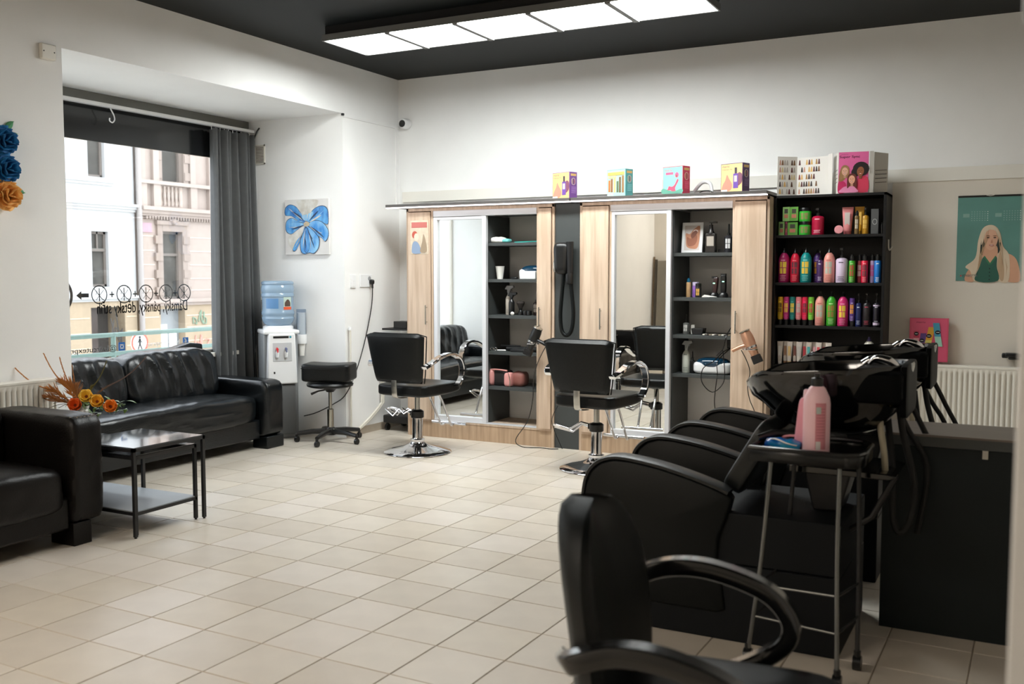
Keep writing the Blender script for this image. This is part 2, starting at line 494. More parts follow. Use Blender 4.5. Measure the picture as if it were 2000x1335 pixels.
for k, y in enumerate(ys):
    m = Wd(); z = 1.25; ring(m, xg, y, z, .064, .0725)
    for p, q, w in (((-.045, .045), (.02, -.03), .006), ((0, .05), (0, -.05), .008), ((.04, .035), (-.03, -.04), .004), ((.02, -.03), (.045, -.045), .006), ((-.02, .03), (-.03, .0), .004), ((.03, .05), (.05, .055), .005)):
        bar(m, xg, (y + p[0], z + p[1]), (y + q[0], z + q[1]), w)
    part('scissors_emblem', m, DEC, win, fixn=False)
m = Wd()
for k in range(4):
    y = (ys[k] + ys[k + 1]) / 2; bar(m, xg, (y - .022, 1.25), (y + .022, 1.25), .01); bar(m, xg, (y, 1.228), (y, 1.272), .01)
m.poly([(xg, -2.57, 1.232), (xg, -2.57, 1.262), (xg, -2.635, 1.262), (xg, -2.635, 1.28), (xg, -2.68, 1.247), (xg, -2.635, 1.214), (xg, -2.635, 1.232)])
ring(m, xg, -2.85, 1.25, .118, .142, 48)
part('plus_signs_and_arrow', m, DEC, win, fixn=False)
m = Wd(); add_text(m, '@haircutexpress', (xg, -2.33, .805), u, v, w=.50, h=.055, bold=.001); add_text(m, 'haircutexpress', (xg, -1.69, .815), u, v, w=.36, h=.05)
part('lettering', m, mat('white_vinyl_lettering', (240, 240, 238), .6), win, fixn=False, label='white social media handle lettering')
for (y, kind) in ((-1.625, 'f'), (-2.28, 'c')):
    m = Wd(); m.box(xg - .002, xg, y - .03, y + .03, .81, .875); em = part('social_emblem', m, C((30, 100, 175)), win)
    m = Wd()
    if kind == 'f':
        xx = xg + .001; bar(m, xx, (y + .0, .815), (y + .0, .86), .010); bar(m, xx, (y + .002, .86), (y - .016, .864), .009); bar(m, xx, (y + .014, .843), (y - .014, .843), .008)
    else:
        xx = xg + .001; ring(m, xx, y, .842, .010, .015, 20); ring(m, xx, y, .842, .0215, .0255, 4, PI / 4, PI / 4 + 2 * PI)
        m.box(xx - .0005, xx + .0005, y - .018, y - .013, .856, .861)
    o = part('social_emblem_mark', m, PAPER, win, fixn=False)

# curtain rail, hook, curtain
single('curtain_rail', MB().box(-1.0, -.955, -3.53, -.85, 2.648, 2.674), WHP, 'white curtain rail across the top of the shop window', 'curtain rail', bev=.003)
m = MB()
hk = [(-.975, -2.36, 2.655), (-.975, -2.375, 2.645), (-.975, -2.36, 2.62), (-.975, -2.345, 2.595), (-.975, -2.34, 2.565), (-.975, -2.36, 2.542), (-.975, -2.385, 2.552), (-.975, -2.385, 2.572)]
single('curtain_hook', m.tube(hk, .005, 8, sm=5), WHP, 'white S-shaped hook hanging from the curtain rail', 'hook')
CUR = mat('grey_curtain', (94, 96, 97), .8, var=.05, vscale=20, sheen=.2)
def curt(a, b):
    y = -1.36 + .50 * a
    z = 2.63 - b * 2.58
    ph = a * 46 + .8 * math.sin(b * 3) * a
    amp = .032 + .018 * math.sin(a * 9 + 1) + .012 * b
    x = -.975 + amp * math.sin(ph) + .02 * math.sin(ph * .37 + 2 + b * 1.5)
    return (x, y + .014 * math.sin(ph * .5 + b * 4) * b + (.05 * a * b), z)
cu = thing('curtain', 'dark grey pleated curtain drawn aside at the right of the window', 'curtain', (-.975, -1.1, .05))
part('curtain_fabric', W(cu).grid(curt, 150, 24), CUR, cu, solid=.004, sharp=80)
m = W(cu)
for k in range(10): 
    y = -1.35 + .05 * k; m.tube([(-.975, y, 2.655), (-.975, y, 2.62)], .003, 6)
part('curtain_gliders', m, WHP, cu)
# rolled cable box at the top right of the window
cb = thing('cable_ties', 'white connector with black lead hanging beside the curtain top', 'cable', (-.98, -.86, 2.3))
part('connector', W(cb).box(-.99, -.965, -.875, -.85, 2.37, 2.52), WHM, cb, bev=.004)
part('lead', W(cb).tube([(-.975, -.86, 2.52), (-.97, -.855, 2.58), (-.93, -.85, 2.66), (-.90, -.85, 2.69)], .006, 6, sm=4), BLKP, cb)
part('loose_wire', W(cb).tube([(-.975, -.862, 2.37), (-.975, -.85, 2.0), (-.97, -.855, 1.7), (-.97, -.85, 1.4), (-.975, -.86, .9), (-.97, -.85, .3)], .004, 6, sm=4), WHM, cb)
# ------------------------------------------------------------------ the street outside
XF = -14.0; GZ = -1.5
struct('ground', bxs((-30, -1.25, -45, 30, GZ - .2, GZ)), mat('pale_paving', (186, 184, 178), .9, var=.08, vscale=2))
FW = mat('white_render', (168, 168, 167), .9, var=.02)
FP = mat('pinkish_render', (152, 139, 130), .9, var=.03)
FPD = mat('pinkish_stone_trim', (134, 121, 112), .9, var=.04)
FC = mat('cream_render', (152, 136, 114), .9, var=.03)
SH = mat('window_wood_grey', (98, 90, 83), .6)
GL = mat('far_window_glass', (70, 68, 64), .25, var=.3, vscale=1.5, spec=.06)
def far_window(root, y0, y1, z0, z1, surround=None, mull=True, rec=.16):
    f = W(root); X = XF
    f.box(X - rec, X - rec + .06, y0, y0 + .06, z0, z1).box(X - rec, X - rec + .06, y1 - .06, y1, z0, z1).box(X - rec, X - rec + .06, y0, y1, z1 - .06, z1).box(X - rec, X - rec + .06, y0, y1, z0, z0 + .06)
    zt = z0 + (z1 - z0) * .64
    f.box(X - rec, X - rec + .07, y0, y1, zt, zt + .07)
    if mull: f.box(X - rec, X - rec + .06, (y0 + y1) / 2 - .02, (y0 + y1) / 2 + .02, zt, z1)
    w = part('window', f, SH, root)
    g = W(root); g.box(X - rec - .01, X - rec + .02, y0, y1, z0, z1); part('pane', g, GL, w)
    if surround:
        s = W(root)
        s.box(X, X + .07, y0 - .16, y0, z0 - .05, z1 + .16).box(X, X + .07, y1, y1 + .16, z0 - .05, z1 + .16).box(X + .005, X + .11, y0 - .20, y1 + .20, z1 + .16, z1 + .26).box(X, X + .075, y0, y1, z1, z1 + .16)
        for k in range(4):
            zz = z0 + (z1 - z0) * (k + .5) / 4
            s.box(X + .01, X + .09, y0 - .24, y0 - .02, zz - .1, zz + .1).box(X + .01, X + .09, y1 + .02, y1 + .24, zz - .1, zz + .1)
        part('window_surround', s, surround, root)
def wall_with_holes(root, y0, y1, z0, z1, holes, m, name='wall', d=.6):
    ys_ = sorted(set([y0, y1] + [h[0] for h in holes] + [h[1] for h in holes])); zs_ = sorted(set([z0, z1] + [h[2] for h in holes] + [h[3] for h in holes]))
    mb = W(root)
    for a, b in zip(ys_, ys_[1:]):
        for c, e in zip(zs_, zs_[1:]):
            cy, cz = (a + b) / 2, (c + e) / 2
            if any(h[0] < cy < h[1] and h[2] < cz < h[3] for h in holes): continue
            mb.box(XF - d, XF, a, b, c, e)
    part(name, mb, m, root)
    mb = W(root).box(XF - d - .3, XF - d, y0, y1, z0, z1); part('inner_wall', mb, mat('dark_interior', (70, 66, 62), .9), root)
# white house
bw = thing('building', 'white rendered house across the street, left in the shop window', 'building', (XF - .4, 0, GZ))
hw = [(7.97, 8.44, 1.08, 2.37), (7.93, 8.40, 3.62, 5.0), (5.9, 6.4, 1.08, 2.37), (5.9, 6.4, 3.62, 5.0), (3.5, 4.0, 1.08, 2.37), (3.5, 4.0, 3.62, 5.0),
      (-1, 0, 1.0, 2.6), (-4, -3, 1.0, 2.6), (-7, -6, 1.0, 2.6), (-1, 0, 3.6, 5), (-4, -3, 3.6, 5), (-7, -6, 3.6, 5)]
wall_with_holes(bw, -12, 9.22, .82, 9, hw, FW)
for h in hw: far_window(bw, *h)
dl = (7.9, 8.86, GZ, .6)
wall_with_holes(bw, -12, 9.22, GZ, .82, [dl], FC, 'ground_floor_wall')
part('door', W(bw).box(XF - .35, XF - .3, 7.9, 8.32, GZ, .6), mat('dark_brown_door', (66, 56, 50), .5), bw)
m = W(bw)
for z, d in ((3.50, .10), (3.44, .05)): m.box(XF, XF + d, 6.5, 8.62, z, z + .06)
for z, d in ((2.98, .16), (2.92, .10), (2.86, .05), (.80, .12), (.74, .06)): m.box(XF, XF + d, -12, 9.22, z, z + .06)
part('cornice', m, FW, bw)
m = W(bw)
for z in (.35, 0, -.35, -.7, -1.05): m.box(XF, XF + .012, 6.2, 7.85, z, z + .02).box(XF, XF + .012, 8.9, 9.2, z, z + .02)
part('stone_joints', m, mat('joint_cream', (200, 182, 156), .9), bw)  # joint strips, paler than the render around them
part('downpipe', W(bw).tube([(XF + .12, 9.27, 6), (XF + .12, 9.27, -.1)], .065, 10), mat('zinc_pipe', (140, 134, 130), .5), bw)
def graffiti(root, y, z, w, h, seed, rgb, name='graffiti'):
    r_ = random.Random(seed); m = W(root)
    for k in range(3):
        pts = [(XF + .02, y + w * (k / 3 + r_.uniform(0, .4)), z + h * r_.random()) for _ in range(6)]
        m.tube(pts, .016, 5, sm=5)
    part(name, m, C(rgb, .8), root)
graffiti(bw, 8.4, -.3, .42, .75, 1, (60, 56, 52)); graffiti(bw, 8.42, -1.0, .4, .4, 2, (96, 120, 96)); graffiti(bw, 7.0, -.9, .85, .5, 4, (180, 172, 160))
# pinkish house
bp = thing('building', 'pinkish ornate house with a balustrade, right in the shop window', 'building', (XF - .4, 12, GZ))
hp = [(10.02, 10.66, .74, 2.44), (10.05, 10.75, 3.62, 5.4), (12.6, 13.25, .74, 2.44), (12.6, 13.25, 3.62, 5.4), (15, 15.7, .74, 2.44)]
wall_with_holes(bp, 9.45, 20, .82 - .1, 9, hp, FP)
for h in hp: far_window(bp, *h, surround=FPD, mull=False)
dp = (9.95, 10.75, GZ, .5)
wall_with_holes(bp, 9.45, 20, GZ, .72, [dp], FC, 'ground_floor_wall')
m = W(bp); m.box(XF - .3, XF - .24, 9.95, 10.75, GZ, .5); dd = part('shop_door', m, mat('grey_shop_door', (128, 132, 134), .35), bp)
m = W(bp); m.box(XF - .24, XF - .22, 10.1, 10.35, -.9, .1).box(XF - .24, XF - .22, 10.42, 10.66, -.6, -.1); part('door_notice', m, PAPER, bp)
m = W(bp)
for z, d in ((3.62, .16), (2.98, .22), (2.90, .14), (2.84, .08), (.70, .14), (.62, .07)): m.box(XF, XF + d, 9.32, 20, z - .04, z + .05)
for y in (9.32, 9.75, 10.95, 11.6, 12.3): m.box(XF, XF + .10, y, y + .18, 3.67, 6).box(XF, XF + .12, y - .02, y + .2, 3.02, 3.60)
part('cornice', m, FP, bp)
m = W(bp)
for k in range(60): m.box(XF, XF + .1, 9.5 + k * .09, 9.545 + k * .09, 2.72, 2.80)
part('dentils', m, FPD, bp)
for k in range(5):
    y = 10.12 + k * .125
    m = W(bp); m.lathe([(.03, 0), (.03, .04), (.018, .07), (.04, .2), (.042, .27), (.02, .38), (.03, .43), (.03, .47)], c=(XF + .05, y, 3.08), n=10)
    part('baluster', m, FP, bp)
m = W(bp); m.box(XF, XF + .004, 10.02, 10.75, 3.07, 3.56); part('balustrade_recess', m, mat('recess_stone', (176, 160, 148), .9), bp)
m = W(bp)
m.lathe([(.09, 0), (.09, .04), (.05, .09), (0, .1)], n=12, M=Matrix.Translation((XF + .07, 10.34, 2.68)) @ Matrix.Rotation(PI / 2, 4, 'Y'))
m.box(XF, XF + .13, 10.2, 10.48, 2.70, 2.73)
part('keystone_relief', m, FPD, bp)
m = W(bp)
for z in (2.3, 1.95, 1.6, 1.25, .95): m.box(XF, XF + .012, 9.45, 9.8, z, z + .02).box(XF, XF + .012, 10.95, 12.3, z, z + .02)
for z in (.3, 0, -.35, -.7, -1.05): m.box(XF, XF + .012, 9.4, 9.9, z, z + .02).box(XF, XF + .012, 10.8, 12.3, z, z + .02)
part('stone_joints', m, mat('joint_pink', (196, 176, 162), .9), bp)  # joint strips in a paler pinkish tone
part('street_plate', W(bp).box(XF, XF + .03, 9.42, 9.72, 2.40, 2.63), C((150, 120, 130)), bp)
graffiti(bp, 11.0, .05, .5, .4, 7, (120, 140, 120)); graffiti(bp, 11.05, -.6, .5, .4, 8, (214, 140, 128))
# railing in the street
YC, ZC = -.215, .672
rl = thing('street_railing', 'pale green tubular railing outside the shop window', 'railing', (-2.3, -1.5, GZ))
GRN = mat('pale_green_paint', (98, 122, 114), .5)
for z in (.86, .685):
    part('rail', W(rl).tube([(-2.3, -6, z), (-2.3, 3, z - .03)], .022, 10), GRN, rl)
for y in (-5, -3.2, -1.30, .4, 2.2): part('post', W(rl).tube([(-2.3, y, GZ), (-2.3, y, .86)], .022, 10), GRN, rl)
# no-entry-for-walkers sign
sg = thing('street_sign', 'round red-rimmed pedestrian sign on a pole outside the window', 'sign', (-3.2, YC, GZ))
X = -3.2; yc, zc = YC, ZC
part('sign_plate', W(sg).lathe([(.112, 0), (.112, .01)], n=32, M=Matrix.Translation((X, yc, zc)) @ Matrix.Rotation(PI / 2, 4, 'Y')), PAPER, sg)
m = W(sg); ring(m, X + .012, yc, zc, .090, .112, 36); part('red_rim', m, C((226, 80, 60)), sg, fixn=False)
m = W(sg); xx = X + .013
ring(m, xx, yc, zc + .06, 0.0, .014, 12); bar(m, xx, (yc, zc + .045), (yc, zc - .01), .026); bar(m, xx, (yc, zc - .01), (yc + .025, zc - .07), .014); bar(m, xx, (yc, zc - .01), (yc - .025, zc - .07), .014)
bar(m, xx, (yc, zc + .035), (yc + .03, zc), .009); bar(m, xx, (yc, zc + .035), (yc - .03, zc), .009)
part('walking_figure', m, BLKP, sg, fixn=False)
part('pole', W(sg).tube([(X - .02, yc, GZ), (X - .02, yc, zc + .1)], .025, 10), GREYP, sg)
# lamp post and tram that the left mirror shows
lp = thing('lamp_post', 'grey steel lamp post on the pavement, seen in the left mirror', 'post', (-3.2, -7.05, GZ))
part('shaft', W(lp).lathe([(.09, 0), (.085, 2.9), (.075, 2.92), (.06, 7)], c=(-3.2, -7.05, GZ), n=18), mat('galvanised', (178, 182, 184), .5), lp)
part('lamp_collar', W(lp).lathe([(.10, 0), (.10, .06)], c=(-3.2, -7.05, 1.40), n=18), WHM, lp)
tr = thing('tram', 'white and red tram standing in the street, seen in the left mirror', 'tram', (-7.6, -15, GZ))
part('body', W(tr).box(-9.6, -7.4, -24, -12.2, GZ + .3, 2.9), mat('tram_white', (232, 232, 232), .4), tr, bev=.12, seg=4)
part('red_band', W(tr).box(-9.62, -7.38, -23.9, -12.3, .50, 1.05), mat('tram_red', (200, 52, 48), .4), tr)
part('roof', W(tr).box(-9.4, -7.6, -23.6, -12.5, 2.9, 3.2), mat('tram_roof', (176, 180, 182), .5), tr, bev=.05)
for k in range(6): part('window', W(tr).box(-7.41, -7.385, -23.6 + k * 1.9, -22.1 + k * 1.9, 1.2, 2.35), mat('tram_glass', (96, 104, 106), .1), tr)
for k in range(3): part('wheel', W(tr).cyl((-7.6, -14 - k * 3.5, GZ + .35), (-7.4, -14 - k * 3.5, GZ + .35), .35, n=20), BLKM, tr)
# ------------------------------------------------------------------ mirror cabinets
FY = -.45
def handle(root, door, x, z0, z1, y=FY - .02):
    m = W(root); m.tube([(x, y, z1 - .01), (x, y - .028, z1 - .01)], .004, 6).tube([(x, y, z0 + .01), (x, y - .028, z0 + .01)], .004, 6)
    m.tube([(x, y - .028, z0 - .01), (x, y - .028, z1 + .01)], .0055, 8)
    h = part('handle', m, STEEL, door)
    h.matrix_parent_inverse = Matrix.Identity(4)
    return h
def cabinet(x0, dl, mir, div, op, x1, shelves, label, hx):
    """x0..x1 carcass, dl = left door (a,b), mir = mirror door (a,b), op = right limit of the opening"""
    t = thing('mirror_cabinet', label, 'cabinet', ((x0 + x1) / 2, -.22, 0), group=None)
    m = W(t)
    m.box(x0, x0 + .02, FY, -.02, 0, 1.965).box(x1 - .02, x1, FY, -.02, 0, 1.965)
    m.box(x0, x1, FY, FY + .02, 1.94, 1.966).box(x0 + .02, x1 - .02, FY + .02, -.02, 1.945, 1.965)
    m.box(dl[1], dl[1] + .018, FY - .002, -.02, .14, 1.94).box(op, op + .018, FY, -.02, .14, 1.94)
    part('carcass', m, OAK, t, bev=.0015)
    part('plinth', W(t).box(x0 + .001, x1 - .001, FY + .002, FY + .03, 0, .134), OAKH, t, bev=.0015)
    part('bottom_board', W(t).box(x0 + .02, x1 - .02, FY - .002, -.02, .134, .15), OAK, t, bev=.001)
    for a, b, hxx in ((dl[0], dl[1] - .003, hx[0]), (op + .022, x1 - .022, hx[1])):
        d = part('door', W(t).box(a, b, FY - .018, FY, .152, 1.932), OAK, t, bev=.0025)
        handle(t, d, hxx, .985, 1.13)
    a, b = mir
    sd = part('sliding_door', W(t).box(a, a + .035, FY, FY + .03, .15, 1.885).box(b - .036, b, FY - .008, FY + .03, .15, 1.885)
              .box(a + .035, b - .036, FY, FY + .03, 1.862, 1.885).box(a + .035, b - .036, FY, FY + .03, .15, .195), ALU, t, bev=.002)
    part('mirror', W(t).box(a + .034, b - .035, FY + .024, FY + .029, .193, 1.864), MIRR, sd, fixn=True)
    part('top_track', W(t).box(a, op, FY - .004, FY + .07, 1.888, 1.94), ALU, t, bev=.004)
    part('bottom_track', W(t).box(a, op, FY - .004, FY + .06, .1505, .157), ALU, t)
    part('divider', W(t).box(div - .02, div, FY + .04, -.02, .152, 1.888), GRAPH, t)
    part('inner_side', W(t).box(op - .002, op, FY + .03, -.02, .152, 1.888), GRAPH, t)
    part('inner_top', W(t).box(div, op, FY + .07, -.02, 1.90, 1.94), GRAPH, t)
    for z in shelves: part('shelf', W(t).box(div, op - .003, FY + .035, -.03, z - .026, z), GRAPH, t, bev=.001)
    return t
SL = [1.664, 1.363, 1.064, .760, .466]; SR = [1.566, 1.231, .948, .652]
cabinet(.381, (.407, .633), (.655, 1.172), 1.160, 1.638, 1.794, SL, 'left oak salon cabinet with sliding mirror door and grey shelves', (.60, 1.68))
cabinet(2.018, (2.042, 2.268), (2.275, 2.768), 2.776, 3.232, 3.500, SR, 'right oak salon cabinet with sliding mirror door and grey shelves', (2.21, 3.275))
single('graphite_panel', MB().box(1.796, 2.016, FY + .015, FY + .035, 0, 1.965), GRAPH, 'graphite board standing between the two oak cabinets', 'panel', bev=.002)
for a, b, nm in ((.225, 1.965, 'left'), (1.975, 3.497, 'right')):
    t = thing('pelmet', 'dark pelmet board with lit edge over the %s cabinet' % nm, 'pelmet', ((a + b) / 2, -.25, 1.966))
    part('board', W(t).box(a, b, -.54, -.02, 1.976, 2.0), PELM, t, bev=.002)
    part('light_strip', W(t).box(a + .002, b - .002, -.538, -.50, 1.967, 1.976), emit_mat('led_strip', (255, 240, 236), 2.2), t)
# poster on the left cabinet door: a plain stand-in in the colours of the original
po = thing('poster', 'small faded poster in red, cream and blue on the left cabinet door', 'poster', (.525, FY - .0185, 1.57))
part('sheet', W(po).box(.435, .617, FY - .0202, FY - .0185, 1.575, 1.862), mat('poster_cream', (216, 200, 178), .6, var=.08, vscale=30), po)
A = Art((.435, FY - .0203, 1.575), (1, 0, 0), (0, 0, 1), po)
A.rect('red_band', (196, 112, 104), .012, .170, .225, .272).ell('red_shape', (196, 88, 70), .045, .165, .028, .032).ell('pale_shape', (230, 210, 190), .062, .145, .024, .034)
A.smooth('blue_shape', (138, 158, 186), [(.02, .01), (.11, .01), (.10, .06), (.075, .10), (.04, .11), (.02, .08)]).smooth('brown_shape', (160, 140, 116), [(.10, .02), (.165, .02), (.16, .10), (.135, .17), (.12, .10)])
A.done()

# wall hair dryer with hose on the graphite panel
t = thing('wall_hair_dryer', 'black wall-mounted hair dryer with looped hose on graphite panel', 'hair dryer', (1.90, FY, .9))
m = W(t); m.pillow((1.885, FY - .04, 1.53), (.12, .10, .25), e=5, n=8, fn=lambda p, q: Vector((1.885 + (q.x - 1.885) * (1 + .12 * p.z), q.y, q.z)))
part('motor_housing', m, BLKP, t)
part('side_switch', W(t).pillow((1.825, FY - .05, 1.47), (.02, .03, .10), n=5), STEEL, t)
part('handset', W(t).cyl((1.955, FY - .055, 1.66), (1.955, FY - .05, 1.40), .030, .024, 16), BLKM, t)
part('nozzle_clip', W(t).pillow((1.955, FY - .05, 1.37), (.048, .05, .09), e=6, n=6), BLKP, t, label='glossy clip below the handset')
part('hose', W(t).tube([(1.90, FY - .045, 1.42), (1.885, FY - .045, 1.25), (1.872, FY - .045, 1.08), (1.885, FY - .045, .96), (1.925, FY - .045, .92), (1.968, FY - .045, .96), (1.985, FY - .045, 1.08), (1.975, FY - .045, 1.22), (1.958, FY - .045, 1.36)], .0155, 10, sm=7), VINYL, t)

# hand dryers in door holders
def hand_dryer(x, z, c, label, rot, cable, dirn):
    t = thing('hair_dryer', label, 'hair dryer', (x, FY - .06, z))
    M = Matrix.Translation((x, FY - .11, z)) @ Matrix.Rotation(R(rot), 4, 'Y')
    # barrel along local -z, air outlet at the bottom
    m = W(t); m.lathe([(.020, .10), (.036, .095), (.042, .06), (.043, .02), (.038, -.02), (.031, -.055), (.028, -.085)], n=24, M=M); part('barrel', m, c, t)
    m = W(t); m.lathe([(.030, .103), (.041, .098), (.041, .104), (.030, .108)], n=24, M=M); part('inlet_ring', m, STEEL, t)
    m = W(t); m.lathe([(.0385, -.012), (.040, -.022), (.0365, -.03)], n=24, M=M); part('trim_ring', m, CHROME, t)
    m = W(t); m.add([(-.03, -.028, -.085), (.03, -.028, -.085), (.03, .028, -.085), (-.03, .028, -.085), (-.036, -.012, -.145), (.036, -.012, -.145), (.036, .012, -.145), (-.036, .012, -.145)],
                    [(0, 1, 2, 3), (4, 5, 6, 7), (0, 1, 5, 4), (1, 2, 6, 5), (2, 3, 7, 6), (3, 0, 4, 7)], M); part('nozzle', m, BLKM, t, bev=.003)
    hx = dirn * .13
    p0 = M @ Vector((0, 0, 0))
    m = W(t); m.tube([p0, p0 + Vector((hx * .45, .0, -.015)), p0 + Vector((hx, .005, -.05))], [.022, .020, .019], 12, sm=4, flat=.75); part('grip', m, c, t)
    m = W(t); m.tube([(p0.x, FY - .018, p0.z - .03), (p0.x, FY - .07, p0.z - .03)], .007, 8); part('holder_stem', m, CHROME, t)
    m = W(t); rr = MB(); m.tube([(p0.x + .052 * math.cos(a), FY - .11 + .052 * math.sin(a), p0.z - .035) for a in [R(90 + 36 * k) for k in range(10)]], .005, 8, closed=True); part('holder_ring', m, CHROME, t)
    part('cable', W(t).tube(cable, .0035, 6, sm=6), BLKP, t)
hand_dryer(1.665, .885, BLKP, 'black hair dryer hanging on the left oak cabinet', 25, [(1.78, FY - .11, .84), (1.70, FY - .10, .70), (1.655, FY - .09, .55), (1.65, FY - .09, .40), (1.60, FY - .08, .22), (1.50, FY - .10, .06), (1.56, FY - .10, .006), (1.70, FY - .07, .006), (1.80, FY - .08, .006), (1.86, FY - .05, .006)], 1)
ROSE = mat('rose_gold', (205, 156, 128), .28, .55)
hand_dryer(3.405, .905, ROSE, 'rose gold hair dryer hanging on the right oak cabinet', -25, [(3.34, FY - .11, .86), (3.38, FY - .10, .78), (3.40, FY - .09, .70), (3.385, FY - .09, .60), (3.40, FY - .08, .50), (3.44, FY - .08, .40), (3.45, FY - .08, .25), (3.43, FY - .09, .01)], -1)
part_c = thing('power_cable', 'thin black cable hanging between the oak cabinet and graphite panel', 'cable', (1.84, FY, 0))
part('cable_run', W(part_c).tube([(1.90, FY - .02, .78), (1.89, FY - .03, .55), (1.87, FY - .035, .40), (1.80, FY - .04, .25), (1.83, FY - .05, .14), (1.90, FY - .06, .01)], .003, 6, sm=5), BLKP, part_c)

# ------------------------------------------------------------------ small things on the cabinet shelves
def bottle(name, label, cat, x, y, z, w, h, body, cap=None, kind='round', group=None, art=None, d=None, art2=None):
    t = thing(name, label, cat, (x, y, z), group=group)
    r = w / 2; m = MB(); cap = cap or BLKP
    if kind == 'litre':        # tall bottle with a domed shoulder and narrow nozzle
        hb = h * .86
        m.lathe([(r * .9, 0), (r, .006), (r, hb * .74), (r * .93, hb * .84), (r * .72, hb * .93), (r * .40, hb)], n=24); part('body', m, body, t)
        m = MB(); m.lathe([(r * .40, hb), (r * .34, hb + .012), (r * .20, hb + .02), (r * .20, h)], n=14); part('cap', m, cap, t)
        lb = (hb * .30, hb * .70)
    elif kind == 'tall':       # cylindrical bottle with a plain cylindrical cap
        hb = h * .78
        m.lathe([(r * .92, 0), (r, .005), (r, hb - .004), (r * .9, hb)], n=20); part('body', m, body, t)
        m = MB(); m.lathe([(r * .74, hb), (r * .74, h - .012), (r * .5, h - .01), (r * .5, h)], n=16); part('cap', m, cap, t)
        lb = (hb * .3, hb * .8)
    elif kind == 'inverted':   # standing on its black cap
        hc = h * .19
        m.lathe([(r * .84, hc), (r, hc + .012), (r, h - .02), (r * .92, h)], n=20); part('body', m, body, t)
        m = MB(); m.lathe([(r * .82, 0), (r * .82, hc)], n=16); part('cap', m, cap, t)
        lb = (hc + (h - hc) * .32, hc + (h - hc) * .72)
    elif kind == 'pump':
        hb = h * .72
        m.lathe([(r * .94, 0), (r, .005), (r, hb * .90), (r * .8, hb * .97), (r * .35, hb)], n=20); part('body', m, body, t)
        m = MB(); m.lathe([(r * .34, hb), (r * .34, hb + .018), (r * .10, hb + .02), (r * .10, h - .012)], n=12).box(-r * .25, r * .25, -r * .8, r * .2, h - .014, h); part('pump', m, cap, t)
        lb = (hb * .3, hb * .75)
    elif kind == 'spray':
        hb = h * .70
        m.lathe([(r * .92, 0), (r, .006), (r, hb * .78), (r * .75, hb * .90), (r * .38, hb)], n=20); part('body', m, body, t)
        m = MB(); m.lathe([(r * .42, hb), (r * .42, hb + .02)], n=12)
        m.prism([(-.035, h - .03), (-.015, h), (.045, h), (.05, h - .015), (.02, h - .03), (.03, hb + .03), (.015, hb + .035), (.012, hb + .015), (-.012, hb + .015), (-.012, h - .035)], 'xz', -.011, .011)
        part('trigger_head', m, cap, t, bev=.002); lb = (hb * .3, hb * .75)
    elif kind == 'tube':       # squeeze tube, wide flat end up, standing on its cap
        hc = h * .13; n = 16
        def f(a, b):
            an = 2 * PI * a; ww = r * (.72 + .28 * b); dd = r * (.7 * (1 - b) + .04)
            return (ww * math.cos(an), dd * math.sin(an), hc + (h - hc) * b)
        m.grid(f, n, 8, close_u=True); m.poly([f(k / n, 1) for k in range(n)]); part('body', m, body, t)
        m = MB(); m.lathe([(r * .66, 0), (r * .7, hc)], n=14); part('cap', m, cap, t)
        lb = (h * .35, h * .8)
    elif kind == 'jar':
        m.lathe([(r * .96, 0), (r, .004), (r, h * .72), (r * .9, h * .76)], n=24); part('body', m, body, t)
        m = MB(); m.lathe([(r * .97, h * .76), (r * .97, h - .003), (r * .93, h)], n=24); part('lid', m, cap, t)
        lb = (h * .15, h * .62)
    elif kind == 'square':
        hb = h * .62; q = (d or w) / 2
        m.box(-r, r, -q, q, 0, hb); part('body', m, body, t, bev=.006, seg=3)
        m = MB(); m.lathe([(r * .8, hb - .002), (r * .45, hb + .02), (r * .36, hb + .05), (r * .36, hb + .065)], n=16); part('neck', m, body, t)
        m = MB(); m.lathe([(.006, hb + .06), (.006, h - .012)], n=8).box(-.012, .045, -.008, .008, h - .014, h); part('pump', m, cap, t)
        lb = (hb * .35, hb * .85)
    elif kind == 'dropper':
        hb = h * .60
        m.lathe([(r * .94, 0), (r, .004), (r, hb * .9), (r * .5, hb)], n=18); part('body', m, body, t)
        m = MB(); m.lathe([(r * .45, hb), (r * .45, hb + .015), (r * .24, hb + .02), (r * .2, h - .01), (r * .1, h)], n=12); part('cap', m, cap, t)
        lb = (hb * .25, hb * .8)
    if art:
        # curved printed patch facing the room, with small dark or light lines of lettering
        m = MB(); rr = r * 1.012
        if kind == 'square': m.box(-r * .7, r * .7, -(d or w) / 2 - .0012, -(d or w) / 2 - .0004, lb[0], lb[1])
        elif kind == 'tube': m.box(-r * .45, r * .45, -r * .52, -r * .50, lb[0], lb[1])
        else:
            wA = .62
            for (a0, a1, b0, b1) in ((-wA, -.08, 0, .47), (.06, wA * .9, 0, .47), (-wA, -.15, .53, 1), (-.02, wA, .53, 1)):
                z0 = lb[0] + (lb[1] - lb[0]) * b0; z1 = lb[0] + (lb[1] - lb[0]) * b1
                m.grid(lambda a, b: (rr * math.sin(a0 + (a1 - a0) * a), -rr * math.cos(a0 + (a1 - a0) * a), z0 + (z1 - z0) * b), 4, 1)
        part('label', m, C(art, .5, 'print'), t, fixn=False)
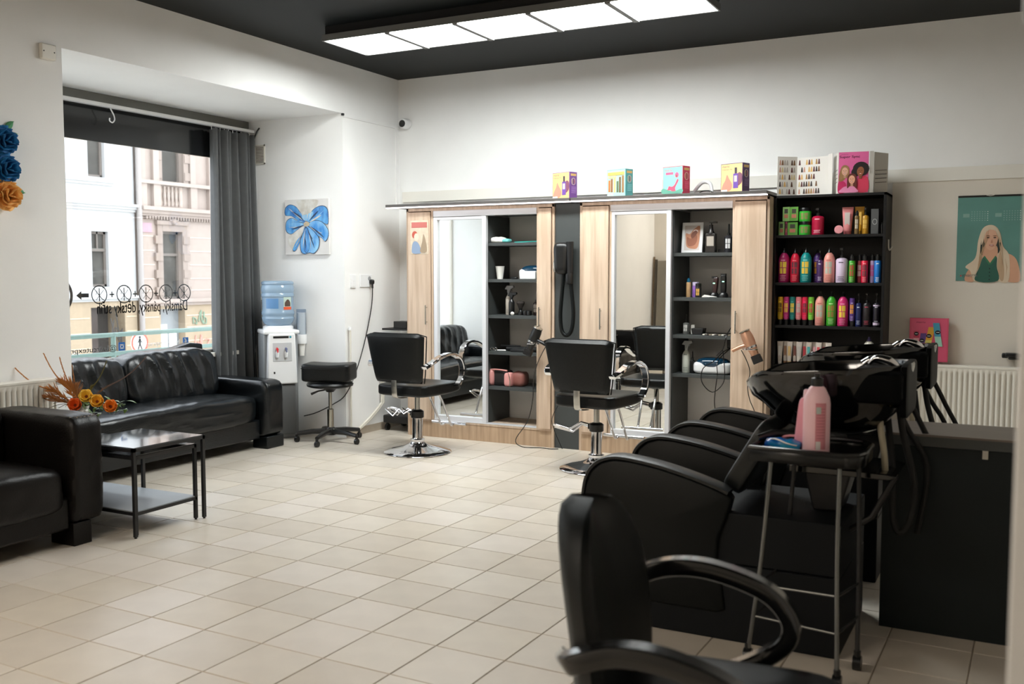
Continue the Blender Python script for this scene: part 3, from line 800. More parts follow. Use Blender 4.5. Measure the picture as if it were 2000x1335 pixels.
    if art2:
        m = MB(); rr = r * 1.014; zt = lb[0] - (lb[0]) * .25
        for k in range(4):
            z0 = zt - k * h * .045; aw = .55 - .1 * (k % 2)
            if z0 > h * .04: m.grid(lambda a, b: (rr * math.sin(-aw + 2 * aw * a), -rr * math.cos(-aw + 2 * aw * a), z0 + .0032 * b), 4, 1)
        z0 = lb[1] + h * .035
        m.grid(lambda a, b: (rr * math.sin(-.4 + .8 * a), -rr * math.cos(-.4 + .8 * a), z0 + .006 * b), 4, 1)
        part('fine_print', m, C(art2, .5, 'print'), t, fixn=False)
    return t
yS = -.30
# left cabinet
t = thing('wet_wipe_pack', 'crumpled white pack with turquoise end on the top left shelf', 'wipes', (1.215, yS, 1.664))
part('pack', W(t).pillow((1.20, yS, 1.69), (.15, .10, .052), e=3, n=10, fn=lambda p, q: q + Vector((0, 0, .005 * noise.noise(q * 40)))), PAPER, t)
part('turquoise_end', W(t).pillow((1.285, yS, 1.684), (.07, .08, .032), e=4, n=6), C((120, 205, 200)), t)
single('comb', MB().prism([(1.36, 1.672), (1.56, 1.676), (1.60, 1.682), (1.60, 1.672), (1.42, 1.6645), (1.38, 1.6645)], 'xz', yS - .02, yS + .02), C((40, 175, 165)), 'turquoise plastic comb lying on the top left shelf', 'comb', bev=.002)
t = thing('paper_cup', 'white disposable cup on the second left shelf', 'cup', (1.22, yS, 1.363))
part('cup_wall', MB().lathe([(.024, 0), (.038, .105), (.0395, .108), (.0365, .108), (.023, .004)], n=24), PAPER, t)
single('black_clip', MB().box(1.325, 1.385, yS - .015, yS + .015, 1.363, 1.380), BLKP, 'small black hair clip between the cup and the nail lamp', 'clip', bev=.005)
def nail_lamp(x, y, z, w, h, label, lidc):
    t = thing('steriliser', label, 'steriliser', (x, y, z))
    part('base', MB().pillow((0, 0, h * .38), (w, w * .62, h * .76), e=5, n=10), WHP, t)
    part('lid', MB().pillow((0, -.012, h * .62), (w * .88, w * .56, h * .78), e=2.6, n=12), lidc, t, label='dark blue tinted lid')
    return t
BLUEL = mat('dark_blue_lid', (18, 52, 74), .1, coat=.5)
t = nail_lamp(1.53, yS + .05, 1.363, .26, .115, 'white nail lamp with dark lid on the second left shelf', BLUEL)
single('white_device', MB().box(1.455, 1.60, yS - .10, yS - .045, 1.363, 1.43), WHP, 'small white box device in front of the nail lamp', 'device', bev=.006)
bottle('spray_bottle', 'clear grey spray bottle on the third left shelf', 'bottle', 1.305, yS, 1.064, .056, .245, mat('cloudy_plastic', (176, 168, 158), .3), GREYP, 'spray', art2=(120, 112, 104))
bottle('spray_bottle', 'small black spray bottle beside the clear grey one', 'bottle', 1.352, yS - .04, 1.064, .05, .19, BLKP, BLKP, 'spray')
t = thing('hair_brush', 'black neck brush standing on the third left shelf', 'brush', (1.415, yS, 1.064))
part('handle', MB().lathe([(.024, 0), (.026, .01), (.012, .04), (.016, .055)], n=16), BLKP, t)
part('bristles', MB().lathe([(.014, .055), (.034, .10), (.030, .115), (0, .118)], n=16), mat('dark_bristle', (48, 42, 38), .9), t)
single('small_ball', MB().lathe([(0, 0), (.012, .004), (.017, .015), (.012, .027), (0, .031)], c=(1.385, yS - .09, 1.064), n=16), PAPER, 'small white round pot at the front of the third left shelf', 'pot')
for k, xx in enumerate((1.475, 1.51)): single('jar', MB().lathe([(.02, 0), (.021, .035), (.019, .04), (0, .041)], c=(xx, yS - .03, 1.064), n=18), BLKP, 'small black jar, %s of two by the dark bottle' % ('left' if k == 0 else 'right'), 'jar')
bottle('serum_bottle', 'dark brown bottle with pointed cap at the third shelf edge', 'bottle', 1.565, yS, 1.064, .055, .19, C((40, 30, 28), .2), BLKP, 'dropper', art=(120, 110, 100))
t = thing('scissors', 'pair of scissors lying on the fourth left shelf', 'scissors', (1.20, yS - .05, .760))
m = W(t)
for dx in (0, .035): m.tube([(1.18 + dx + .014 * math.cos(a), yS - .07, .778 + .012 * math.sin(a)) for a in [R(40 * k) for k in range(9)]], .0035, 6, closed=True)
m.tube([(1.21, yS - .06, .768), (1.29, yS - .03, .766)], .004, 6); part('handles_and_blades', m, STEEL, t)
single('curling_iron', MB().tube([(1.30, yS - .02, .782), (1.40, yS - .02, .784), (1.60, yS - .02, .779)], .02, 12).tube([(1.22, yS + .02, .80), (1.40, yS + .02, .80)], .01, 10), BLKP, 'black hair straightener lying on the fourth left shelf', 'hair tool')
single('brush_case', MB().box(1.36, 1.54, yS - .09, yS - .045, .760, .785), BLKM, 'flat black tool case in front of the straightener', 'case', bev=.006)
PINKB = mat('pink_satin', (214, 150, 146), .35, var=.08, vscale=12, bump=.2, bscale=30)
t = thing('cosmetic_bag', 'pink cosmetic bag with black mesh side on the fifth left shelf', 'bag', (1.23, yS, .466))
wr = lambda p, q: q + Vector((0, 0, .006 * noise.noise(q * 25)))
part('bag_end', W(t).pillow((1.155, yS - .02, .535), (.075, .12, .135), e=4, n=8, fn=wr), PINKB, t)
part('bag_body', W(t).pillow((1.24, yS + .01, .532), (.16, .12, .13), e=6, n=8, fn=wr), mat('black_mesh', (34, 30, 30), .6), t)
part('top_piping', W(t).tube([(1.15, yS - .06, .60), (1.22, yS - .06, .605), (1.32, yS - .06, .598)], .006, 8, sm=3), PINKB, t)
t = thing('cosmetic_bag', 'smaller all-pink zipped bag right of the mesh bag', 'bag', (1.37, yS, .466))
part('bag_front', W(t).pillow((1.335, yS - .05, .525), (.07, .08, .118), e=5, n=8, fn=wr), PINKB, t)
part('bag_body', W(t).pillow((1.40, yS + .02, .528), (.13, .13, .124), e=4, n=8, fn=wr), mat('rose_brown_satin', (150, 96, 88), .4, bump=.2), t)
part('zip', W(t).tube([(1.36, yS - .092, .47), (1.363, yS - .094, .53), (1.345, yS - .09, .583)], .003, 6, sm=3), STEEL, t)
# right cabinet
t = thing('picture_frame', 'white framed picture of copper hair leaning on the shelf', 'picture', (2.88, yS, 1.566))
MT = Matrix.Translation((2.88, yS, 1.566)) @ Matrix.Rotation(R(-8), 4, 'X')
m = MB(Matrix.Rotation(R(-8), 4, 'X')); m.box(-.083, .083, -.006, .006, .001, .235); part('frame', m, WHP, t, bev=.005, seg=3)
n_ = Matrix.Rotation(R(-8), 4, 'X'); vv = (n_ @ Vector((0, 0, 1))); nn = n_ @ Vector((0, -1, 0))
A = Art(Vector((2.88, yS, 1.566)) + nn * .0062 + vv * .02 + Vector((-.06, 0, 0)), (1, 0, 0), vv, t)
A.rect('picture', (205, 196, 192), 0, .12, 0, .19)
A.smooth('hair_print', (186, 128, 98), [(.01, .13), (.04, .125), (.07, .16), (.115, .185), (.118, .10), (.105, .02), (.06, .012), (.02, .03), (.012, .08)])
A.smooth('hair_print', (150, 92, 68), [(.02, .10), (.05, .09), (.09, .12), (.10, .08), (.08, .04), (.03, .035)]).ell('pale_print', (226, 206, 200), .085, .145, .018, .014)
A.smooth('hair_print', (120, 70, 52), [(.05, .12), (.08, .15), (.10, .14), (.085, .11), (.06, .09)])
A.done()
bottle('pump_bottle', 'square black pump bottle beside the white picture frame', 'bottle', 3.03, yS, 1.566, .078, .235, C((36, 34, 34), .25), BLKP, 'square', art=(170, 162, 152), d=.05)
bottle('dropper_bottle', 'black label bottle with clear neck at right shelf end', 'bottle', 3.165, yS, 1.566, .062, .215, C((44, 44, 48), .2), BLKP, 'dropper', art=(200, 200, 200))
single('black_tray', MB().box(3.07, 3.20, yS + .05, yS + .12, 1.566, 1.592), BLKM, 'low black tray behind the bottles of the top right shelf', 'tray', bev=.004)
t = bottle('spray_can', 'tan can with blue top on the second right shelf', 'can', 2.86, yS, 1.231, .036, .145, C((196, 160, 116)), C((20, 96, 130)), 'tall')
bottle('spray_can', 'purple can beside the tan can', 'can', 2.915, yS, 1.231, .05, .115, C((130, 92, 170)), C((190, 180, 210)), 'jar')
bottle('powder_tin', 'black tin with gold label in front of the purple can', 'tin', 2.952, yS - .05, 1.231, .045, .105, C((30, 28, 28)), BLKP, 'jar', art=(206, 160, 80))
single('paper_note', MB().prism([(2.99, 1.234), (3.10, 1.236), (3.01, 1.252)], 'xz', yS - .10, yS - .06), PAPER, 'folded white paper slip before the hair clippers', 'paper')
for k, (xx, hh, lab) in enumerate(((3.06, .155, 'patterned hair trimmer with green light on its charging stand'), (3.13, .175, 'tall black hair clipper with green light on its charging stand'))):
    t = thing('hair_clipper', lab, 'clipper', (xx, yS, 1.231))
    part('charging_stand', MB().lathe([(.038, 0), (.036, .02), (.026, .035)], n=18), BLKP, t)
    part('body', MB(Matrix.Rotation(R(6 if k == 0 else 0), 4, 'Y')).pillow((0, 0, .03 + (hh - .03) / 2), (.036 if k == 0 else .042, .035, hh - .03), e=5, n=8), C((50, 30, 30), .3) if k == 0 else BLKP, t)
    part('blade', MB().box(-.018, .018, -.014, .014, hh - .012, hh + .004), BLKM, t)
    part('indicator_light', MB().box(-.006, .010, -.0195, -.018, hh * .66, hh * .66 + .008), emit_mat('green_led', (90, 255, 170), 1.5), t)
t = thing('wall_socket', 'black socket block on the wall behind the second right shelf', 'socket', (3.22, -.02, 1.42)); part('block', W(t).box(3.14, 3.225, -.06, -.001, 1.415, 1.475), BLKP, t, bev=.008)
t = thing('wall_socket', 'black socket block on the wall above the blue-lidded steriliser', 'socket', (3.17, -.02, .83)); part('block', W(t).box(3.10, 3.225, -.07, -.001, .83, .90), BLKP, t, bev=.008)
t = thing('wall_socket', 'black socket block on the wall under the second right shelf', 'socket', (3.2, -.02, 1.10)); part('block', W(t).box(3.13, 3.225, -.06, -.001, 1.10, 1.155), BLKP, t, bev=.008)
bottle('serum_bottle', 'small bottle with tall black cap on the third right shelf', 'bottle', 2.845, yS, .948, .05, .15, C((110, 112, 110), .2), BLKP, 'dropper', art=(210, 210, 208))
single('paper_box', MB().box(2.875, 2.905, yS + .02, yS + .06, .948, 1.02), PAPER, 'small pale box behind the bottle of the third right shelf', 'box', bev=.002)
single('black_bowl', MB().prism([(2.905, .948), (2.98, .948), (2.99, .995), (2.895, .995)], 'xz', yS - .04, yS + .05), BLKM, 'black open bowl on the third right shelf', 'bowl', bev=.003)
rc = random.Random(5)
for k in range(9):
    xx = 3.0 + k * .024
    single('hair_clip', MB().box(xx, xx + .018, yS - .09, yS - .03, .948, .957), C([(230, 225, 215), (60, 52, 48), (150, 140, 120)][k % 3]), '%s hair clip from the left in the row along the third right shelf' % ['first', 'second', 'third', 'fourth', 'fifth', 'sixth', 'seventh', 'eighth', 'last'][k], 'clip', group='hair clips along the third right shelf', bev=.002)
bottle('spray_bottle', 'white spray bottle with clear trigger beside the steriliser', 'bottle', 2.850, yS, .652, .066, .245, C((206, 210, 200), .3), mat('clear_grey_plastic', (150, 152, 150), .2), 'spray', art2=(120, 130, 120))
bottle('dropper_bottle', 'slim black bottle between spray bottle and steriliser', 'bottle', 2.905, yS - .02, .652, .042, .17, BLKP, BLKP, 'dropper')
nail_lamp(3.06, yS + .02, .652, .29, .125, 'white steriliser with dark blue lid on the bottom right shelf', BLUEL)
t = thing('cable_loops', 'tangled black cables hanging over the steriliser', 'cable', (3.13, FY, .5))
for k, pts in enumerate(([(3.215, -.10, .86), (3.15, -.30, .83), (3.10, -.42, .76), (3.02, FY + .02, .70), (3.02, FY, .60), (3.10, FY, .53), (3.18, FY, .60), (3.19, FY, .70), (3.16, -.40, .84)],
                         [(3.16, -.2, .84), (3.13, -.42, .76), (3.135, FY, .66), (3.12, FY, .52), (3.12, FY, .42), (3.15, FY + .02, .25), (3.13, FY + .03, .16)],
                         [(3.22, -.2, 1.08), (3.19, -.40, .96), (3.17, -.42, .86), (3.12, -.42, .80)])):
    part('cable_run', W(t).tube(pts, .0035, 6, sm=6), BLKP, t)
part('white_wire', W(t).tube([(3.0, -.02, .84), (3.02, -.04, .77), (3.08, -.05, .73), (3.18, -.06, .72)], .0025, 6, sm=5), WHP, t)

# ------------------------------------------------------------------ kit boxes on the pelmet
def kit(x, front, side, acc, label, bgc, kind):
    t = thing('gift_box', label, 'box', (x, -.40, 2.0), R(-20))
    w, d, h = .19, .085, .21
    part('carton', MB().box(-w / 2, w / 2, -d / 2, d / 2, 0, h), C(side), t, bev=.001)
    M3 = Matrix.Rotation(R(-20), 3, 'Z'); O = Vector((x, -.40, 2.0))
    A = Art(O + M3 @ Vector((-w / 2, -d / 2 - .0003, 0)), M3 @ Vector((1, 0, 0)), (0, 0, 1), t)
    A.rect('front_print', front, .004, w - .004, .003, h - .004)
    if kind == 'bottle':
        A.text('lettering', bgc, 'matrix', .015, .182, w=.06); A.text('lettering', bgc, 'Unbreak My', .015, .160, w=.085, h=.012)
        A.smooth('pink_print', (214, 140, 120), [(.01, .02), (.05, .01), (.09, .02), (.10, .06), (.075, .10), (.055, .13), (.04, .09), (.02, .06)])
        A.smooth('brown_print', (130, 80, 100), [(.145, .05), (.183, .07), (.183, .13), (.15, .135)]); A.rect('bottle_print', acc, .11, .152, .03, .135).rect('bottle_print', (70, 60, 70), .122, .142, .135, .178).rect('label_print', (206, 190, 190), .118, .144, .075, .12)
        A.rect('white_print', (240, 236, 226), .008, .06, .006, .022)
    elif kind == 'set':
        for k, (c, x0, z1) in enumerate((((180, 110, 50), .015, .13), ((140, 90, 50), .04, .14), ((220, 200, 120), .07, .15), ((90, 110, 80), .10, .12), ((110, 90, 60), .125, .15), ((150, 110, 70), .155, .16))):
            A.rect('bottle_print', c, x0, x0 + .02, .04 - .002 * k, z1)
        A.rect('gold_print', (214, 176, 96), .01, .18, .165, .19).rect('gold_print', (226, 212, 140), .015, .1, .145, .16)
        for k in range(3): A.rect('white_print', (240, 240, 236), .008, .07, .006 + .01 * k, .011 + .01 * k)
    else:
        A.rect('pink_print', (226, 90, 130), .03, .10, .15, .168).text('lettering', (200, 80, 120), 'matrix', .02, .175, w=.07)
        A.smooth('figure_print', (230, 82, 110), [(.015, .012), (.05, .03), (.075, .035), (.10, .02), (.13, .02), (.12, .05), (.15, .10), (.14, .115), (.115, .075), (.09, .06), (.06, .065), (.05, .045), (.02, .03)])
        A.ell('figure_print', (226, 96, 140), .135, .145, .018, .02).ell('face_print', (150, 90, 80), .133, .138, .008, .011).smooth('green_print', (96, 160, 140), [(.005, .012), (.18, .012), (.18, .04), (.10, .025), (.005, .05)])
    A.done()
    B = Art(O + M3 @ Vector((w / 2 + .0003, -d / 2, 0)), M3 @ Vector((0, 1, 0)), (0, 0, 1), t)
    B.rect('gold_print', (222, 180, 110), .012, .073, .178, .196).ell('ring_print', (220, 200, 180), .042, .135, .026, .028).ell('ring_print', side, .042, .135, .022, .024)
    for k in range(3): B.rect('bottle_print', [(230, 200, 140), (60, 50, 60), (210, 120, 110)][k], .028 + .010 * k, .034 + .010 * k, .118, .152)
    for k in range(6): B.rect('fine_print', tuple(min(255, c + 70) for c in side), .016, .068, .045 + k * .009, .048 + k * .009)
    B.done()
kit(1.862, (236, 196, 130), (122, 74, 150), (112, 76, 160), 'purple and yellow gift box, leftmost on the pelmet', (110, 60, 110), 'bottle')
kit(2.332, (170, 206, 196), (88, 166, 166), (0, 0, 0), 'turquoise gift box with bottle print on the pelmet', (0, 0, 0), 'set')
kit(2.785, (140, 200, 190), (206, 48, 84), (0, 0, 0), 'red and turquoise gift box with pink figure on the pelmet', (0, 0, 0), 'figure')
kit(3.232, (240, 206, 140), (84, 48, 100), (112, 76, 170), 'dark purple and yellow gift box, rightmost on the pelmet', (90, 50, 100), 'bottle')
single('white_hose', MB().tube([(2.86, -.2, 2.035), (2.93, -.22, 2.10), (3.0, -.25, 2.09), (3.02, -.26, 2.02)], .013, 10, sm=6), WHP, 'white hose arching behind the red gift box', 'hose')
single('black_cable', MB().tube([(2.95, -.38, 2.004), (2.98, -.38, 2.022), (3.03, -.38, 2.024), (3.08, -.38, 2.004)], .004, 6, sm=6), BLKP, 'short black cable loop lying on the pelmet', 'cable')
# ------------------------------------------------------------------ black product shelf
X0, X1, FB = 3.503, 4.272, -.335
t = thing('product_shelf', 'tall black shelf unit filled with colourful hair products', 'shelf', ((X0 + X1) / 2, -.17, 0))
m = W(t); m.box(X0, X0 + .018, FB, -.002, 0, 1.972).box(X1 - .018, X1, FB, -.002, 0, 1.972).box(X0, X1, FB, -.002, 1.954, 1.972).box(X0 + .018, X1 - .018, -.02, -.013, 0, 1.954).box(X0, X1, FB + .02, FB + .035, 0, .08)
part('carcass', m, BLKB, t, bev=.001)
PZ = [1.688, 1.346, 1.036, .748, .43, .09]
for z in PZ: part('shelf_board', W(t).box(X0 + .018, X1 - .018, FB + .006, -.02, z - .02, z), BLKB, t, bev=.001)
h_ = thing('wall_hook', 'small metal hook on the right side of the black shelf', 'hook', (X1, -.2, 1.58))
part('hook_wire', W(h_).tube([(X1 + .003, -.2, 1.65), (X1 + .004, -.2, 1.60), (X1 + .012, -.2, 1.575), (X1 + .03, -.2, 1.60)], .005, 8, sm=4), WHM, h_)
YP = -.25
MAG, RED, TEA, PUR, VIO = C((176, 36, 100)), C((222, 26, 62)), C((16, 146, 146)), C((84, 50, 126)), C((70, 40, 92))
PEA, LIL, GRE, ROS, BLU = C((234, 158, 146)), C((214, 196, 220)), C((62, 168, 44)), C((150, 58, 68)), C((26, 116, 196))
Gr = None
def P(*a, **k): return bottle(*a, **k)
yel = (232, 196, 70)
P('shampoo_bottle', 'large magenta bottle with yellow print, first on the second shelf', 'bottle', 3.565, YP, PZ[1], .08, .25, MAG, None, 'litre', art=yel, art2=(236, 170, 190))
P('shampoo_bottle', 'large red bottle with dark print beside the magenta one', 'bottle', 3.645, YP, PZ[1], .068, .245, RED, None, 'litre', art=(110, 60, 70), art2=(250, 150, 160))
P('shampoo_bottle', 'dark red bottle half hidden behind the large red one', 'bottle', 3.672, YP + .10, PZ[1], .068, .245, C((150, 20, 44)), None, 'litre')
P('shampoo_bottle', 'large teal bottle with yellow print on the second shelf', 'bottle', 3.722, YP, PZ[1], .08, .25, TEA, None, 'litre', art=yel, art2=(150, 220, 215))
P('shampoo_bottle', 'purple bottle with orange print behind the violet spray', 'bottle', 3.792, YP + .07, PZ[1], .066, .247, PUR, None, 'litre', art=(220, 150, 50), art2=(180, 150, 200))
P('spray_bottle', 'dark violet bottle with black pump before the purple one', 'bottle', 3.822, YP, PZ[1], .046, .228, VIO, None, 'pump', art2=(226, 214, 232))
P('shampoo_bottle', 'large peach bottle with grey print on the second shelf', 'bottle', 3.886, YP, PZ[1], .077, .248, PEA, None, 'litre', art=(190, 190, 176), art2=(190, 110, 104))
P('pump_jar', 'wide lilac-labelled black pump bottle on the second shelf', 'bottle', 3.972, YP, PZ[1], .083, .245, LIL, BLKP, 'pump', art2=(60, 50, 66))
P('conditioner_bottle', 'slim green bottle with black cap on the second shelf', 'bottle', 4.042, YP, PZ[1], .047, .20, GRE, None, 'tall', art=(176, 84, 56), art2=(190, 226, 150))
P('conditioner_bottle', 'slim dusty rose bottle on the second shelf', 'bottle', 4.088, YP + .04, PZ[1], .040, .20, ROS, None, 'tall', art=(210, 190, 190))
P('conditioner_bottle', 'slim bright red bottle with black cap on the second shelf', 'bottle', 4.128, YP, PZ[1], .047, .20, RED, None, 'tall', art=(120, 60, 70), art2=(250, 170, 180))
P('conditioner_bottle', 'slim lilac bottle with pink print on the second shelf', 'bottle', 4.175, YP + .03, PZ[1], .038, .20, C((186, 160, 200)), None, 'tall', art=(214, 90, 150))
P('conditioner_bottle', 'slim blue bottle at the right end of the second shelf', 'bottle', 4.215, YP, PZ[1], .046, .20, BLU, None, 'tall', art2=(240, 244, 250))
for (x, col, cn, a) in ((3.545, (206, 158, 24), 'mustard yellow', (110, 80, 20)), (3.589, (186, 44, 116), 'magenta', yel), (3.633, (18, 118, 112), 'teal', yel), (3.677, (230, 130, 136), 'salmon pink', (200, 190, 180)), (3.721, (226, 26, 74), 'bright red', (120, 60, 70)), (3.765, (112, 192, 56), 'lime green', (190, 80, 70))):
    P('treatment_tube', '%s tube standing on its black cap on the third shelf' % cn, 'tube', x, YP, PZ[2], .042, .205, C(col), None, 'inverted', art=a, art2=tuple(min(255, c + 60) for c in col))
P('shampoo_bottle', 'large peach bottle with grey print on the third shelf', 'bottle', 3.829, YP, PZ[2], .071, .246, PEA, None, 'litre', art=(190, 190, 176), art2=(190, 110, 104))
P('shampoo_bottle', 'large green bottle with red print on the third shelf', 'bottle', 3.908, YP, PZ[2], .072, .245, GRE, None, 'litre', art=(150, 130, 60), art2=(200, 236, 170))
P('shampoo_bottle', 'large pink bottle with yellow print on the third shelf', 'bottle', 3.987, YP, PZ[2], .075, .244, C((206, 42, 112)), None, 'litre', art=yel, art2=(240, 160, 190))
P('treatment_tube', 'purple tube with orange print on the third shelf', 'tube', 4.050, YP, PZ[2], .040, .20, PUR, None, 'inverted', art=(222, 150, 50), art2=(190, 170, 210))
P('spray_bottle', 'dark navy pump bottle beside the purple tube', 'bottle', 4.094, YP, PZ[2], .042, .232, C((24, 34, 84)), None, 'pump', art2=(210, 216, 230))
P('spray_bottle', 'black bottle with thin red rings on the third shelf', 'bottle', 4.150, YP, PZ[2], .058, .236, C((26, 20, 24)), None, 'pump', art2=(190, 70, 90))
t = P('spray_bottle', 'black bottle with lilac bands at the third shelf end', 'bottle', 4.214, YP, PZ[2], .046, .236, C((28, 24, 34)), None, 'pump', art2=(226, 220, 236))
part('lilac_band', MB().lathe([(.0236, .012), (.0236, .03)], n=20).lathe([(.0236, .145), (.0236, .155)], n=20), LIL, t)
# top shelf
GB = mat('green_carton', (96, 160, 60), .5, var=.06); z = PZ[0]
def carton(x, y, z, w, d, h, m, label, art=None, rgb=(60, 60, 50)):
    t = thing('carton', label, 'box', (x, y, z)); part('box_body', MB().box(-w / 2, w / 2, -d / 2, d / 2, 0, h), m, t, bev=.001)
    A = Art((x - w / 2, y - d / 2 - .0002, z), (1, 0, 0), (0, 0, 1), t)
    A.rect('print', rgb, w * .25, w * .75, h * .55, h * .85).rect('print', (196, 120, 96), w * .22, w * .78, h * .22, h * .48); A.done(); return t
carton(3.546, YP, z, .042, .05, .10, mat('light_green_carton', (140, 190, 110), .5), 'light green carton, lower left on the top shelf')
carton(3.576, YP + .02, z, .016, .05, .10, MAG, 'narrow magenta carton between the green ones')
carton(3.626, YP + .01, z, .072, .07, .094, GB, 'wide dark green carton under the stacked pair')
carton(3.576, YP + .01, z + .103, .05, .05, .104, mat('light_green_carton', (140, 190, 110), .5), 'light green carton on top of the lower cartons')
carton(3.634, YP + .01, z + .103, .06, .07, .102, GB, 'dark green carton stacked on the wide green one')
GJ = C((60, 200, 60))
P('hair_mask_jar', 'bright green jar with black lid, lower of two', 'jar', 3.710, YP, z, .086, .098, GJ, None, 'jar', art=(150, 150, 90))
P('hair_mask_jar', 'bright green jar with black lid, upper of two', 'jar', 3.710, YP, z + .098, .086, .098, GJ, None, 'jar', art=(150, 150, 90))
t = P('shampoo_bottle', 'wide crimson bottle with black pump on the top shelf', 'bottle', 3.80, YP, z, .085, .19, C((196, 24, 70)), None, 'pump', art2=(250, 200, 210))
P('treatment_tube', 'large pink squeeze tube on the top shelf', 'tube', 4.0, YP + .03, z, .078, .195, C((226, 138, 140)), C((206, 110, 116)), 'tube', art=(200, 190, 184))
single('round_tin', MB().lathe([(.030, 0), (.030, .022)], n=24, M=Matrix.Translation((3.95, YP - .03, z + .031)) @ Matrix.Rotation(R(78), 4, 'X') @ Matrix.Rotation(R(10), 4, 'Y')), C((236, 160, 166)), 'round pink tin leaning by the pink tube', 'tin', bev=.002)
P('treatment_tube', 'gold squeeze tube behind the clear oil bottle', 'tube', 4.078, YP + .05, z, .066, .197, C((214, 156, 40)), C((150, 110, 30)), 'tube', art=(236, 190, 90))
P('oil_bottle', 'clear amber bottle with black cap before the gold tube', 'bottle', 4.072, YP - .03, z, .032, .165, C((120, 96, 60), .15), None, 'tall', art=(200, 190, 170))
P('oil_bottle', 'gold pump bottle on the top shelf', 'bottle', 4.124, YP, z, .047, .185, C((200, 146, 40), .3), None, 'pump', art=(236, 196, 100))
t = thing('carton', 'dark grey carton with a ring mark on the top shelf', 'box', (4.190, YP, z)); part('box_body', MB().box(-.025, .025, -.025, .025, 0, .174), C((78, 80, 82)), t, bev=.001)
m = W(t); 
vs = []; fs = []
for k in range(29):
    a = 2 * PI * k / 28; vs += [(4.190 + .013 * math.cos(a), YP - .0256, z + .085 + .017 * math.sin(a)), (4.190 + .0155 * math.cos(a), YP - .0256, z + .085 + .020 * math.sin(a))]
for k in range(28): fs.append((2 * k, 2 * k + 1, 2 * k + 3, 2 * k + 2))
m.add(vs, fs); part('ring_mark', m, C((190, 190, 190), .5, 'print'), t, fixn=False)
P('serum_bottle', 'tiny black bottle at the right end of the top shelf', 'bottle', 4.236, YP, z, .022, .08, BLKP, None, 'tall')
# fourth shelf: colour tubes
TC = [(212, 206, 200), (150, 112, 84), (214, 180, 120), (120, 70, 60), (196, 190, 186), (190, 60, 70), (80, 170, 170), (226, 170, 176), (206, 80, 90), (176, 60, 66), (216, 188, 180)]
CN = ['silver white', 'bronze brown', 'pale gold', 'chestnut', 'light grey', 'crimson', 'turquoise-labelled', 'pale pink', 'coral red', 'wine red', 'beige pink']
for k in range(11):
    x = 3.55 + k * .0345
    P('colour_tube', '%s hair colour tube in the row on the fourth shelf' % CN[k], 'tube', x, YP + (.012 if k % 2 else -.012), PZ[3], .042, .165, C((206, 196, 188)) if k % 3 else C((190, 178, 168)), C(TC[k]), 'tube', group='hair colour tubes on the fourth shelf', art=TC[k])
P('developer_bottle', 'cream bottle with purple marks on the fourth shelf', 'bottle', 4.17, YP, PZ[3], .08, .215, C((222, 216, 204)), C((70, 60, 110)), 'litre', art=(110, 60, 120))
P('white_tub', 'white tub on the fifth shelf behind the basin', 'tub', 3.575, YP, PZ[4], .075, .12, C((226, 222, 212)), C((226, 222, 212), k='b'), 'jar')
# swatch book and poster display on top of the shelf
zt = 1.973
def card(t, p0, p1, z0, z1, m, th=.004, name='panel'):
    p0 = Vector((p0[0], p0[1], 0)); p1 = Vector((p1[0], p1[1], 0)); d = (p1 - p0).normalized(); n = Vector((-d.y, d.x, 0)) * th / 2
    q = [p0 - n, p1 - n, p1 + n, p0 + n]
    mb = W(t); mb.add([(a.x, a.y, z0) for a in q] + [(a.x, a.y, z1) for a in q], [(0, 1, 2, 3), (4, 5, 6, 7), (0, 1, 5, 4), (1, 2, 6, 5), (2, 3, 7, 6), (3, 0, 4, 7)])
    return part(name, mb, m, t)
t = thing('swatch_book', 'open white hair colour swatch book on the black shelf', 'swatch book', (3.66, -.22, zt))
CW = mat('card_white', (226, 222, 216), .6)
pA, pB, pC_, pD = (3.515, -.30), (3.635, -.20), (3.865, -.26), (3.905, -.32)
card(t, pA, pB, zt, zt + .285, CW); card(t, pB, pC_, zt, zt + .275, CW); card(t, pC_, pD, zt, zt + .285, CW)
sw_d = [(44, 30, 26), (60, 40, 30), (84, 54, 36), (120, 84, 50), (168, 128, 74), (206, 186, 140), (196, 150, 130), (120, 46, 34), (84, 28, 28), (214, 170, 96)]
def swatches(pa, pb, rows, seed, fade):
    a = Vector((pa[0], pa[1], 0)); b = Vector((pb[0], pb[1], 0)); d = (b - a); L = d.length; u = d.normalized()
    n = Vector((u.y, -u.x, 0)); A = Art(a + n * .0024 + Vector((0, 0, zt)), u, (0, 0, 1), t)
    r_ = random.Random(seed)
    for k in range(rows):
        zz = .235 - k * .052; xx = .012
        while xx < L - (.065 if not fade else .03):
            if r_.random() < .78:
                c = sw_d[r_.randrange(len(sw_d))]
                if fade and r_.random() < .5: c = (176, 168, 160)
                wd = .017; A.poly('hair_swatch', c, [(xx, zz - .012), (xx + wd, zz - .012), (xx + wd * .72, zz + .024), (xx + wd * .28, zz + .024)], layer=1, each=(k, xx))
            xx += .0185
    A.done(.6)
swatches(pB, pC_, 5, 11, False); swatches(pA, pB, 5, 21, True)
t = thing('poster_stand', 'white folding stand with pink hair colour poster on the black shelf', 'poster', (4.08, -.28, zt))
qa, qb, qc = (3.945, -.33), (4.145, -.30), (4.225, -.16)
card(t, (3.895, -.22), qa, zt, zt + .285, CW); card(t, qa, qb, zt, zt + .288, CW); card(t, (4.15, -.298), (4.175, -.285), zt, zt + .288, CW); card(t, (4.178, -.28), (4.25, -.14), zt, zt + .283, mat('card_grey', (196, 190, 182), .6))
m = W(t)
